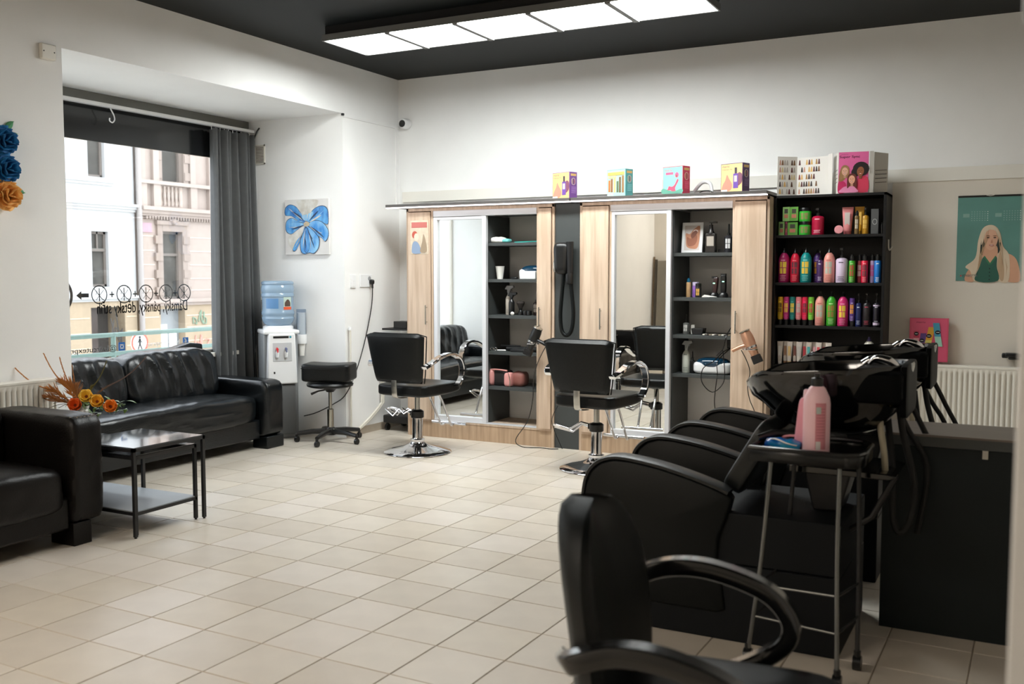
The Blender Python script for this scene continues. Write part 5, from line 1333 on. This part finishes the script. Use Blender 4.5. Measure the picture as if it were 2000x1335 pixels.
# local -y is the front
part('side_body', MB().box(-.148, .148, -.10, .16, .02, .90), mat('cooler_grey', (140, 144, 147), .4), wc, bev=.02, seg=3)
part('base', MB().box(-.15, .15, -.13, .16, 0, .05), GREYP, wc, bev=.01)
part('lower_front', MB().box(-.12, .12, -.145, -.10, .03, .46), mat('cooler_grey_dark', (112, 114, 116), .45), wc, bev=.015)
part('front_panel', MB().prism([(-.128, .47), (.128, .47), (.112, .90), (-.112, .90)], 'xz', -.165, -.09), WHP, wc, bev=.012, seg=3)
part('top_cap', MB().box(-.152, .152, -.15, .165, .893, .93), WHP, wc, bev=.014, seg=3)
part('bottle_collar', MB().lathe([(.128, .93), (.128, .955), (.11, .965), (.07, .95)], n=32), WHP, wc)
part('tap_recess', MB().box(-.08, .08, -.168, -.164, .665, .825), mat('recess_grey', (196, 198, 200), .4), wc, bev=.006)
part('hot_tap', MB().tube([(-.045, -.165, .775), (-.045, -.195, .77)], .010, 10).tube([(-.045, -.19, .78), (-.045, -.205, .745)], .006, 8), C((208, 30, 40)), wc, label='red hot water tap')
part('cold_tap', MB().tube([(.03, -.165, .775), (.03, -.195, .77)], .010, 10).tube([(.03, -.19, .78), (.03, -.205, .745)], .006, 8), C((90, 96, 130)), wc, label='blue-grey cold water tap')
for x in (-.045, .03): part('spout', MB().lathe([(.012, .70), (.016, .735), (.014, .75)], c=(x, -.175, 0), n=14), WHP, wc)
part('brand_plate', MB().box(-.075, .055, -.1665, -.160, .862, .880), BLKP, wc); part('brand_dot', MB().lathe([(.009, 0), (.009, .002)], n=14, M=Matrix.Translation((.07, -.165, .871)) @ Matrix.Rotation(PI / 2, 4, 'X')), C((40, 150, 170)), wc)
part('drop_symbol', MB().box(-.075, -.062, -.1668, -.160, .56, .578), BLKP, wc)
part('cup_tube', MB().lathe([(.042, .86), (.042, 1.10), (.040, 1.10), (.040, .86)], c=(.20, 0, 0), n=24), glass_mat('smoky_clear', (.86, .89, .93)), wc)
part('cup_holder', MB().lathe([(.044, .80), (.046, .81), (.046, .875), (.044, .88)], c=(.20, 0, 0), n=24).box(.14, .17, -.02, .02, .80, .90), WHP, wc)
part('hanging_cup', MB().lathe([(.022, .695), (.033, .80)], c=(.20, 0, 0), n=20), PAPER, wc)
part('cup_stack', MB().lathe([(.034, .82), (.037, 1.07), (.02, 1.07)], c=(.20, 0, 0), n=20), PAPER, wc)
wbt = thing('water_bottle', 'large blue water bottle upside down on the cooler', 'bottle', (wx, wy, .952), R(52))
BLW = mat('blue_pet', (186, 214, 238), .12, trans=.55, spec=.5)
prof = [(.05, 0), (.09, .006), (.12, .03), (.134, .06), (.138, .075), (.133, .085), (.133, .10), (.139, .11), (.139, .13), (.133, .14), (.133, .255), (.139, .262), (.139, .28), (.133, .29), (.136, .30), (.139, .31), (.139, .345), (.132, .355), (.132, .362), (.138, .37), (.136, .385), (.12, .395), (0, .395)]
part('bottle_body', MB().lathe(prof, n=44), BLW, wbt)
part('grip_recess', MB().grid(lambda a, b: (.1342 * math.sin(-1.0 + a * .85), -.1342 * math.cos(-1.0 + a * .85), .16 + b * .085), 8, 2), mat('blue_grip', (96, 142, 190), .2), wbt, fixn=False)
wa = MB().grid(lambda a, b: (.1345 * math.sin(.18 + a * .6), -.1345 * math.cos(.18 + a * .6), .15 + b * .115), 8, 2)
lb = part('label', wa, C((190, 210, 200), .5), wbt, fixn=False)
part('label_band', MB().grid(lambda a, b: (.1349 * math.sin(.18 + a * .6), -.1349 * math.cos(.18 + a * .6), .15 + b * .025), 8, 1), C((226, 92, 52), .5), lb, fixn=False)
part('label_picture', MB().grid(lambda a, b: (.1349 * math.sin(.25 + a * .45), -.1349 * math.cos(.25 + a * .45), .178 + b * (.03 + .03 * math.sin(a * 3.1))), 8, 1), C((84, 66, 56), .5), lb, fixn=False)

# black trolley squeezed between left wall and cabinet
bt = thing('side_trolley', 'black salon trolley squeezed between left wall and oak cabinet', 'trolley', (.21, -.2, 0))
part('top_plate', W(bt).box(.05, .365, -.36, -.04, .905, .922), BLKM, bt); part('bottom_tray', W(bt).box(.05, .365, -.36, -.04, .07, .14), BLKM, bt, bev=.01)
for (x, y) in ((.34, -.34), (.34, -.06)): part('post', W(bt).box(x - .012, x + .012, y - .012, y + .012, .07, .905), BLKM, bt)
part('side_panel', W(bt).box(.345, .365, -.36, -.04, .1, .905), BLKM, bt)
for (x, y) in ((.08, -.33), (.33, -.33), (.08, -.07), (.33, -.07)): part('caster', W(bt).cyl((x - .012, y, .03), (x + .012, y, .03), .03, n=14).cyl((x, y, .04), (x, y, .075), .012, n=8), BLKP, bt)
single('black_box', MB().box(.16, .30, -.34, -.2, .922, .985), BLKP, 'small black box on the side trolley beside the cabinet', 'box', bev=.004)

# ------------------------------------------------------------------ backwash units
def rounded_slab(poly, y0, y1):
    n = len(poly); cx = sum(a for a, b in poly) / n; cz = sum(b for a, b in poly) / n; d = y1 - y0
    mb = MB(); vs = []; fs = []
    lay = ((.955, y0), (.975, y0 + .003), (.992, y0 + d * .12), (1, y0 + d * .3), (1, y1 - d * .3), (.992, y1 - d * .12), (.975, y1 - .003), (.955, y1))
    for s_, y in lay:
        for a, b in poly: vs.append((cx + (a - cx) * s_, y, cz + (b - cz) * s_))
    for i in range(len(lay) - 1):
        for k in range(n): fs.append((i * n + k, i * n + (k + 1) % n, (i + 1) * n + (k + 1) % n, (i + 1) * n + k))
    for l in (0, len(lay) - 1):          # flat faces as a fan about the centre
        vs.append((cx, lay[l][1], cz)); q = len(vs) - 1
        for k in range(n): fs.append((q, l * n + k, l * n + (k + 1) % n))
    return mb.add(vs, fs)
BLKS = mat('satin_black_moulding', (10, 11, 12), .5, spec=.05)
def backwash(x, y, label):
    t = thing('backwash_unit', label, 'shampoo chair', (x, y, 0))
    # local: chair front at x=0, basin towards +x
    prof = [(.03, .115), (.005, .20), (.0, .40), (.002, .50), (.012, .565), (.035, .615), (.075, .650), (.13, .668), (.20, .668), (.32, .652), (.44, .625), (.55, .593), (.605, .572), (.618, .555), (.60, .48), (.570, .40), (.565, .32), (.59, .20), (.60, .12), (.57, .105), (.06, .105)]
    for sy in (-1, 1):
        s0, s1 = .235 * sy, .312 * sy
        sp = part('side_panel', rounded_slab(prof, min(s0, s1), max(s0, s1)), VINYL, t, sharp=50)
        part('arm_pad', MB().ribbon([(a, .27 * sy, b + .006) for a, b in prof[3:13]], (0, 1, 0), .088, .018, sm=4), PADV, sp)
    part('seat', MB().pillow((.27, 0, .40), (.54, .48, .16), e=6, n=14), VINYL, t)
    M = Matrix.Translation((.585, 0, .57)) @ Matrix.Rotation(R(30), 4, 'Y')
    part('backrest', MB(M).pillow((0, 0, .15), (.085, .47, .31), e=8, n=14), PADV, t)
    part('base_box', MB().box(.12, 1.02, -.298, .298, 0, .30).box(.44, 1.02, -.290, .290, .30, .50), mat('black_box_panel', (14, 17, 20), .6, spec=.2), t, bev=.006)
    part('basin_plate', MB().prism([(.80, .655), (1.16, .655), (1.19, .668), (1.16, .678), (.80, .685)], 'xz', -.16, .16), BLKG, t, bev=.004)
    part('basin_column', MB().prism([(.88, .50), (.98, .50), (1.02, .655), (.90, .80), (.84, .80), (.84, .66)], 'xz', -.09, .09), BLKM, t, bev=.008)
    part('brace', MB().tube([(1.18, -.10, .66), (1.10, -.10, .50), (1.02, -.10, .44)], .012, 8), BLKM, t)
    # bowl: rings in plan, narrow neck lip towards -x
    def rim(a):
        c_, s_ = math.cos(a), math.sin(a)
        rx = .29 if c_ > 0 else .335; ry = .25
        x_ = .935 + rx * (abs(c_) ** .92) * (1 if c_ > 0 else -1); y_ = ry * (abs(s_) ** .85) * (1 if s_ > 0 else -1)
        return x_, y_
    def rz(x_): return 1.052 + .022 * ((x_ - .8) / .3) - (.05 * max(0, (.70 - x_) / .1) ** 1.5)
    rings = []
    def ring_(s, dz, cx=.95, absz=None, sy=None):
        out = []
        for k in range(48):
            a = 2 * PI * k / 48; x_, y_ = rim(a)
            z_ = rz(x_) + dz if absz is None else absz + (rz(x_) - 1.05) * (.6 if absz > .9 else 0)
            out.append((cx + (x_ - cx) * s, y_ * (sy or s), z_))
        rings.append(out)
    ring_(.34, 0, .97, .80); ring_(.62, 0, .96, .835); ring_(.80, 0, .96, .90); ring_(.93, 0, .95, .965); ring_(.995, -.022); ring_(1.0, -.008); ring_(.985, 0); ring_(.95, -.004); ring_(.90, 0, .95, 1.0); ring_(.74, 0, .96, .92); ring_(.5, 0, .97, .87); ring_(.12, 0, .98, .855)
    m = MB(); n = 48
    vs = [p for r_ in rings for p in r_]; fs = []
    for i in range(len(rings) - 1):
        for k in range(n): fs.append((i * n + k, i * n + (k + 1) % n, (i + 1) * n + (k + 1) % n, (i + 1) * n + k))
    fs.append(tuple(range(n))); fs.append(tuple((len(rings) - 1) * n + k for k in range(n)))
    bowl = None
    m.add(vs, fs); bowl = part('basin_bowl', m, BLKG, t)
    part('rear_block', MB().pillow((1.115, 0, 1.0), (.19, .44, .125), e=9, n=12), BLKS, t)
    part('rear_flange', MB().pillow((1.205, 0, .985), (.03, .36, .20), e=8, n=10), BLKS, t)
    part('drain', MB().lathe([(.028, .853), (.028, .862), (0, .864)], c=(.975, 0, 0), n=18), CHROME, bowl)
    part('mixer_tap', MB().tube([(1.07, -.06, 1.075), (1.095, -.06, 1.098), (1.14, -.06, 1.09), (1.17, -.06, 1.068)], [.010, .017, .022, .014], 14, sm=4, flat=.7), CHROME, t)
    part('shower_head', MB().tube([(1.03, .09, 1.06), (1.06, .09, 1.08), (1.10, .085, 1.072), (1.14, .08, 1.05)], [.018, .015, .012, .010], 12, sm=4), CHROME, t)
    part('supply_hose', MB().tube([(1.115, -.08, .95), (1.118, -.08, .85), (1.135, -.09, .75), (1.14, -.08, .675)], .012, 10, sm=4), mat('beige_hose', (170, 162, 140), .4), t)
    part('brass_fitting', MB().cyl((1.15, -.10, .965), (1.15, -.10, .925), .014, n=12), mat('brass', (190, 170, 110), .3, 1.0), t)
    part('drain_hose', MB().tube([(1.17, .02, .93), (1.19, .02, .80), (1.235, .0, .62), (1.225, -.04, .48), (1.19, -.05, .44), (1.165, -.03, .50), (1.16, 0, .64), (1.13, .04, .86)], .013, 10, sm=5), RUBB, t)
    part('rear_hoses', MB().tube([(1.14, .12, .92), (1.20, .12, .80), (1.27, .12, .66), (1.24, .12, .40)], .011, 8, sm=4).tube([(1.19, .17, .92), (1.26, .17, .78), (1.33, .17, .62), (1.30, .16, .42)], .011, 8, sm=4), RUBB, t)
    return t
backwash(3.560, -3.595, 'nearer black backwash chair with glossy black basin')
backwash(3.560, -2.590, 'farther black backwash chair behind the nearer basin')

# ------------------------------------------------------------------ bench counter behind the basins
bn = thing('bench_counter', 'dark graphite bench with brown top right of the basins', 'bench', (5.0, -3.3, 0))
part('front_panel', W(bn).box(4.665, 5.68, -3.45, -3.43, 0, .742), mat('dark_graphite', (24, 31, 32), .5, var=.05, spec=.25), bn, bev=.001)
part('side_panel', W(bn).box(4.665, 4.685, -3.43, -3.13, 0, .742), mat('dark_graphite', (36, 42, 43), .4), bn)
part('apron', W(bn).box(4.66, 5.69, -3.458, -3.43, .745, .782), GRAPH, bn)
part('top_board', W(bn).box(4.655, 5.69, -3.458, -3.10, .782, .790), mat('brown_grey_top', (108, 98, 90), .45, var=.1, vscale=4, stretch=(1, 12, 1)), bn)
part('metal_tab', W(bn).box(5.02, 5.04, -3.464, -3.457, .712, .745), STEEL, bn)

# ------------------------------------------------------------------ tray trolley with bottles in front of the basin
tz = .775
tt = thing('tray_trolley', 'black tray trolley on thin metal legs beside the nearer basin', 'trolley', (4.48, -3.95, 0))
tp = [(4.295, -4.10), (4.62, -4.115), (4.66, -4.09), (4.675, -4.04), (4.675, -3.86), (4.64, -3.80), (4.56, -3.78), (4.34, -3.78), (4.30, -3.81)]
m = W(tt); m.prism(tp, 'xy', tz, tz + .008); part('tray_floor', m, BLKP, tt)
m = W(tt); m.tube([(x, y, tz + .024) for x, y in tp], .006, 8, closed=True); n_ = len(tp)
for k in range(n_):
    (a, b), (c, d) = tp[k], tp[(k + 1) % n_]; m.add([(a, b, tz - .022), (c, d, tz - .022), (c, d, tz + .030), (a, b, tz + .030)], [(0, 1, 2, 3)])
part('tray_rim', m, BLKP, tt, solid=.006)
LEG = mat('dark_chromed_tube', (120, 122, 122), .22, .9)
lg = [((4.365, -4.07, tz), (4.34, -4.09, .40), (4.29, -4.06, .035)), ((4.60, -4.08, tz), (4.605, -4.12, .42), (4.62, -4.16, .035)), ((4.40, -3.82, tz), (4.37, -3.80, .40), (4.34, -3.78, .05)), ((4.63, -3.86, tz), (4.645, -3.90, .40), (4.655, -3.95, .05))]
for k, (a, b, c) in enumerate(lg):
    l = part('leg', W(tt).tube([a, b, c], .0085, 10, sm=4), LEG if k < 2 else BLKM, tt)
    part('caster', W(tt).cyl((c[0] - .014, c[1], .026), (c[0] + .014, c[1], .026), .026, n=16).cyl((c[0], c[1], .03), (c[0], c[1], .07), .012, n=8), BLKP, l)
for z in (.30, .18):
    m = W(tt); q = (.40 - z) / .365
    f_ = lambda k: Vector(lg[k][1]).lerp(Vector(lg[k][2]), q)
    m.tube([f_(0), f_(1)], .005, 8).tube([f_(1), f_(3)], .005, 8).tube([f_(0), f_(2)], .005, 8); part('cross_bar', m, LEG, tt)
PINK = mat('pink_bottle', (243, 198, 206), .35, var=.02)
t = thing('pump_bottle', 'large pale pink shampoo bottle with black collar on the tray', 'bottle', (4.51, -4.03, tz + .009), R(-20))
t.scale = (1, 1, 1.08)
part('body', MB().lathe([(.044, 0), (.046, .006), (.046, .165), (.043, .185), (.028, .215), (.020, .222)], n=32), PINK, t)
part('cap', MB().lathe([(.021, .220), (.021, .246), (.010, .250), (.010, .262)], n=18), BLKP, t)
lbm = MB().grid(lambda a, b: (.0467 * math.sin(.45 + .8 * a), -.0467 * math.cos(.45 + .8 * a), .02 + .15 * b), 8, 1); lb = part('label', lbm, C((206, 130, 140), .4), t, fixn=False)
m = MB()
for k in range(11): m.grid(lambda a, b: (.0470 * math.sin(.55 + .6 * a), -.0470 * math.cos(.55 + .6 * a), .055 + k * .0095 + .0018 * b), 6, 1)
part('fine_print', m, C((170, 96, 110), .4), lb, fixn=False)
part('barcode', MB().grid(lambda a, b: (.0471 * math.sin(.5 + .35 * a), -.0471 * math.cos(.5 + .35 * a), .018 + .028 * b), 4, 1), C((214, 206, 204), .4), lb, fixn=False)
part('emblem', MB().grid(lambda a, b: (.0471 * math.sin(.5 + .35 * a), -.0471 * math.cos(.5 + .35 * a), .135 + .022 * b), 4, 1), C((176, 186, 180), .4), lb, fixn=False)
t = thing('shampoo_bottle', 'deeper pink flat bottle leaning behind the pale pink one', 'bottle', (4.455, -3.98, tz + .009), R(-20))
part('body', MB(Matrix.Rotation(R(4), 4, 'Y')).pillow((0, 0, .095), (.062, .04, .19), e=6, n=10, fn=lambda p, q: Vector((q.x * (1 - .25 * (p.z + 1) / 2), q.y, q.z))), C((234, 158, 174)), t)
part('cap', MB(Matrix.Rotation(R(4), 4, 'Y')).lathe([(.014, .188), (.014, .215), (.01, .22)], n=14), PINK, t)
t = thing('glove_packet', 'crumpled blue and white packet on the tray beside the pink bottles', 'packet', (4.39, -4.0, tz + .009))
part('packet', MB().pillow((0, 0, .020), (.13, .085, .038), e=3.2, n=16, fn=lambda p, q: q + Vector((0, 0, .012 * noise.noise(q * 30)))), mat('blue_foil', (24, 70, 190), .2, rgb2=(20, 150, 190), vscale=14, bump=.3), t)
part('white_stripe', MB().ribbon([(-.055, -.01, .034), (-.02, -.03, .040), (.02, -.042, .030), (.055, -.03, .022)], (.2, 1, 0), .014, .003, sm=4), PAPER, t)
single('tint_brush', MB().tube([(4.33, -3.92, tz + .03), (4.40, -3.94, tz + .05), (4.47, -3.95, tz + .055)], [.006, .005, .004], 8), C((226, 140, 150)), 'pink brush handle lying over the blue packet', 'brush')
single('black_brush', MB().tube([(4.30, -4.02, tz + .045), (4.34, -3.96, tz + .055), (4.40, -3.88, tz + .05)], [.012, .016, .012], 10), BLKP, 'black hairbrush resting on the left tray rim', 'brush')

# ------------------------------------------------------------------ things on the walls
# blue flower canvas on the niche side wall
yn = -.83
cv = thing('painting', 'square canvas of a blue flower on the niche wall above the cooler', 'painting', (-.385, yn - .02, 1.57))
x0, x1, z0, z1 = -.622, -.142, 1.572, 2.050
part('canvas', W(cv).box(x0, x1, yn - .022, yn - .002, z0, z1), mat('canvas_white', (222, 220, 218), .7, var=.03, vscale=8), cv, bev=.002)
PB = mat('petal_blue', (44, 140, 220), .5, rgb2=(150, 206, 240), vscale=14, stretch=(1, 1, .5)); PD = mat('petal_edge', (24, 50, 90), .5, var=.2, vscale=20)
PWt = mat('petal_white', (226, 226, 222), .5, rgb2=(196, 190, 178), vscale=12)
PM = mat('petal_mid_blue', (34, 104, 190), .5, rgb2=(96, 176, 232), vscale=18, stretch=(1, 1, .5))
s_ = .48
def petal(pts, m_, layer, edge=True, nm='petal'):
    P_ = crom([Vector((a, b, 0)) for a, b in pts], 6, True)
    base = yn - .0222 - .0006 * layer
    if edge:
        e_ = W(cv); c0 = sum((p for p in P_), Vector()) / len(P_)
        e_.poly([(x0 + (c0 + (p - c0) * 1.06).x * s_, base - .0000, z0 + (c0 + (p - c0) * 1.06).y * s_) for p in P_]); part('petal_edge', e_, PD, cv, fixn=False)
    mb = W(cv); mb.poly([(x0 + p.x * s_, base - .0003, z0 + p.y * s_) for p in P_]); part(nm, mb, m_, cv, fixn=False)
petal([(.50, .58), (.30, .90), (.28, .97), (.50, .985), (.76, .97), (.74, .88), (.60, .70)], PWt, 1, False)
petal([(.48, .57), (.30, .62), (.16, .70), (.02, .72), (.02, .84), (.12, .90), (.26, .86), (.36, .74)], PM, 2)
petal([(.46, .55), (.30, .60), (.16, .66), (.04, .60), (.03, .44), (.14, .38), (.26, .44), (.36, .50)], PB, 3)
petal([(.44, .52), (.30, .42), (.10, .35), (.07, .22), (.16, .10), (.28, .12), (.36, .3)], PWt, 4, False)
petal([(.46, .50), (.38, .36), (.26, .24), (.18, .10), (.24, .08), (.33, .20), (.42, .36)], PM, 5)
petal([(.50, .56), (.56, .70), (.70, .82), (.86, .86), (.97, .80), (.99, .62), (.96, .54), (.80, .60), (.64, .60)], PM, 6)
petal([(.52, .53), (.66, .60), (.84, .58), (.97, .46), (.99, .34), (.92, .24), (.84, .30), (.72, .36), (.60, .44)], PB, 7)
petal([(.50, .50), (.42, .38), (.36, .22), (.38, .06), (.46, .02), (.56, .04), (.66, .03), (.76, .12), (.78, .28), (.68, .40), (.58, .48)], PB, 8)
petal([(.50, .48), (.44, .30), (.44, .10), (.50, .04), (.56, .12), (.58, .30)], PM, 9)
petal([(.40, .70), (.44, .62), (.60, .62), (.66, .76), (.52, .72)], PB, 10, False)
# brush strokes running from the heart into the petals, white and navy
rs_ = random.Random(9)
for k, (tx, tz_) in enumerate(((.10, .84), (.18, .78), (.28, .80), (.10, .50), (.16, .46), (.20, .60), (.24, .14), (.30, .22), (.90, .78), (.84, .70), (.78, .78), (.93, .44), (.86, .38), (.90, .30), (.74, .46), (.42, .12), (.47, .08), (.53, .10), (.60, .08), (.68, .12), (.72, .22), (.36, .92), (.44, .95), (.58, .94), (.66, .90), (.64, .28), (.50, .20))):
    cx_, cz_ = .51, .55; dx_, dz_ = tx - cx_, tz_ - cz_; L_ = math.hypot(dx_, dz_); nx_, nz_ = -dz_ / L_, dx_ / L_
    bend = rs_.uniform(-.03, .03); wd_ = rs_.uniform(.006, .016); mb = W(cv); P_ = []
    for sg_ in (1, -1):
        rr_ = range(7) if sg_ > 0 else range(6, -1, -1)
        for q in rr_:
            f_ = .22 + .78 * q / 6; wq = wd_ * math.sin(PI * min(1, q / 6 * .9 + .05)); o_ = bend * math.sin(PI * f_) + sg_ * wq
            P_.append((x0 + (cx_ + dx_ * f_ + nx_ * o_) * s_, yn - .0222 - .0006 * 10.6 - .00004 * k, z0 + (cz_ + dz_ * f_ + nz_ * o_) * s_))
    mb.poly(P_); part('brush_stroke', mb, PWt if k % 3 == 0 or 20 < k < 25 else (PD if k % 3 == 1 else PB), cv, fixn=False)
petal([(.44, .55), (.48, .59), (.54, .59), (.58, .55), (.54, .51), (.48, .51)], mat('flower_heart_gold', (196, 180, 150), .5, var=.2, vscale=60), 11, False, 'flower_heart')
# vents
def vent(xa, xb, za, zb, label):
    t = thing('air_vent', label, 'vent', ((xa + xb) / 2, yn - .01, za))
    part('frame', W(t).box(xa, xb, yn - .010, yn - .001, za, za + .012).box(xa, xb, yn - .010, yn - .001, zb - .012, zb).box(xa, xa + .012, yn - .010, yn - .001, za, zb).box(xb - .012, xb, yn - .010, yn - .001, za, zb), WHM, t)
    part('backing', W(t).box(xa + .01, xb - .01, yn - .003, yn - .001, za + .01, zb - .01), mat('vent_shadow', (110, 96, 84), .8), t)
    k = 0; z = za + .018
    while z < zb - .016:
        part('slat', W(t).box(xa + .012, xb - .012, yn - .009, yn - .004, z, z + .006), WHM, t); z += .013
vent(-.975, -.855, 2.375, 2.545, 'white louvred air vent high on the niche side wall')
vent(-.985, -.86, 1.02, 1.18, 'white louvred air vent behind the water cooler bottle')
def plate(name, lab, cat, y0, y1, z0, z1, extra=None):
    t = thing(name, lab, cat, (0, (y0 + y1) / 2, z0)); part('plate', W(t).box(0.0005, .012, y0, y1, z0, z1), WHP, t, bev=.003)
    if extra: extra(t)
    return t
def sw(t):
    part('rocker', W(t).box(.012, .016, -.735, -.705, 1.345, 1.385), WHP, t, bev=.002); part('rocker', W(t).box(.012, .016, -.735, -.705, 1.30, 1.34), WHP, t, bev=.002)
plate('light_switch', 'white double light switch on the narrow left wall strip', 'switch', -.755, -.685, 1.285, 1.40, sw)
def so(t):
    part('socket_well', W(t).lathe([(.020, 0), (.020, .003)], n=20, M=Matrix.Translation((.012, -.49, 1.365)) @ Matrix.Rotation(PI / 2, 4, 'Y')), GREYP, t)
plate('wall_outlet', 'white double wall outlet with black plug on the left wall', 'socket', -.62, -.45, 1.29, 1.40, so)
pc = thing('cooler_cable', 'black plug and cable running from the outlet down to the cooler', 'cable', (.03, -.49, .1))
part('plug', W(pc).pillow((.035, -.485, 1.335), (.045, .035, .045), e=3, n=6).tube([(.04, -.485, 1.32), (.045, -.49, 1.28)], .009, 8), BLKP, pc)
part('cable_run', W(pc).tube([(.045, -.49, 1.29), (.03, -.49, 1.11), (.03, -.60, .80), (.03, -.75, .52), (.025, -.88, .37), (-.13, -.85, .28), (-.30, -.86, .20), (-.42, -.88, .165)], .0045, 6, sm=7), BLKP, pc)
# switch box high on the left wall
bxs_ = thing('junction_box', 'square white junction box high on the left wall', 'switch box', (0, -3.645, 2.66)); part('cover', W(bxs_).box(.0005, .028, -3.695, -3.595, 2.665, 2.755), WHM, bxs_, bev=.006)
part('screws', W(bxs_).cyl((.028, -3.68, 2.71), (.030, -3.68, 2.71), .004, n=8).cyl((.028, -3.61, 2.71), (.030, -3.61, 2.71), .004, n=8), BLKM, bxs_)
# camera in the corner with cable duct
sc = thing('security_camera', 'small round white camera with black lens in the room corner', 'camera', (.10, -.03, 2.76))
part('camera_body', W(sc).lathe([(.045, 0), (.048, .01), (.048, .06), (.040, .075)], n=28, M=Matrix.Translation((.10, -.004, 2.765)) @ Matrix.Rotation(PI / 2, 4, 'X')), WHP, sc)
part('lens_ring', W(sc).lathe([(.032, 0), (.032, .004), (0, .005)], n=24, M=Matrix.Translation((.093, -.078, 2.762)) @ Matrix.Rotation(PI / 2, 4, 'X')), BLKG, sc)
cd = thing('cable_duct', 'thin white cable duct along the wall below the camera', 'cable duct', (.005, -.4, 2.7))
part('duct_run', W(cd).box(.0005, .012, -.83, -.012, 2.725, 2.740).box(.0005, .012, -.06, -.046, 2.0, 2.725), WALL, cd)
part('duct_end', W(cd).box(.001, .02, -.85, -.831, 2.735, 2.752), BLKM, cd)
# heating pipes
PIP = mat('pipe_enamel', (226, 222, 210), .4)
hp_ = thing('heating_pipes', 'pair of white heating pipes bending along the left wall', 'pipe', (.04, -.45, .05))
for dy in (0, .028):
    part('pipe', W(hp_).tube([(.035, -.352 + dy, .80), (.035, -.352 + dy, .30), (.035, -.375 + dy, .235), (.035, -.52, .145 - dy * .6), (.035, -.70, .060 - dy * .3)], .010, 10, sm=5), PIP, hp_)
vp_ = thing('heating_pipe', 'single straight white pipe standing at the wall corner', 'pipe', (.03, -.8, .1)); part('pipe', W(vp_).tube([(.03, -.80, .09), (.03, -.80, .93)], .009, 10), PIP, vp_); part('pipe_cap', W(vp_).cyl((.03, -.80, .925), (.03, -.80, .955), .015, n=12), WHP, vp_)
# paper roses at the left edge
pr_ = thing('paper_flowers', 'large blue and orange paper roses on the left wall edge', 'wall decoration', (.01, -3.97, 1.8))
def rose(y, z, r, c, c2):
    M = Matrix.Translation((.012, y, z)) @ Matrix.Rotation(PI / 2, 4, 'Y')
    for lay in range(5):
        rr = r * (1 - lay * .19); m = W(pr_); n_p = 7 - lay
        for q in range(n_p):
            Mq = M @ Matrix.Rotation(2 * PI * q / n_p + lay * .6, 4, 'Z')
            wd = 2.3 * rr * math.sin(PI / n_p) 
            m.grid(lambda a_, b_: ((a_ - .5) * wd * (.45 + .75 * math.sin(PI * min(1, b_ * .62))), b_ * rr * (1 - .10 * (2 * a_ - 1) ** 2), .004 + lay * .014 + .03 * b_ * b_ * (1 + lay * .35) + (.010 * (2 * a_ - 1) * b_) + .006 * math.sin(9 * a_) * b_ ** 4), 8, 6, M=Mq)
        part('petal_layer', m, c if lay % 2 == 0 else c2, pr_, fixn=False, solid=.001)
RB, RB2, RO, RO2 = C((16, 112, 172), .7), C((14, 94, 152), .7), C((246, 190, 110), .7), C((238, 172, 90), .7)
rose(-3.975, 2.155, .085, RB, RB2); rose(-3.970, 2.00, .088, RB, RB2); rose(-3.965, 1.855, .088, RO, RO2)
def pleaf(y, z, ang, L_):
    M = Matrix.Translation((.008, y, z)) @ Matrix.Rotation(PI / 2, 4, 'Y') @ Matrix.Rotation(ang, 4, 'Z')
    part('paper_leaf', W(pr_).grid(lambda a_, b_: ((a_ - .5) * L_ * .5 * math.sin(PI * b_) ** .8, b_ * L_, .010 * (1 - abs(2 * a_ - 1))), 4, 8, M=M), C((84, 150, 104), .7), pr_, fixn=False, solid=.001)
pleaf(-3.895, 1.895, R(-15), .075); pleaf(-3.89, 1.86, R(-50), .06); pleaf(-3.935, 2.22, R(45), .08); pleaf(-3.90, 2.20, R(10), .045); pleaf(-3.89, 1.985, R(10), .04)

# ------------------------------------------------------------------ behind the camera: seen only in the mirrors
for k, (a, b, z, c) in enumerate(((.012, .035, 1.66, (110, 90, 66)), (.05, .085, 1.62, (74, 66, 54)), (.10, .24, 1.60, (128, 120, 106)))):
    single('leaning_board', MB(Matrix.Translation((0, YF + .16 + .02 * k, 0)) @ Matrix.Rotation(R(4), 4, 'X')).box(a, b, 0, .02, .002, z), mat('leaning_board_%d' % k, c, .6, var=.08), '%s board leaning on the rear room wall, seen in the right mirror' % ['narrow brown', 'thin dark', 'wide grey-brown'][k], 'board')
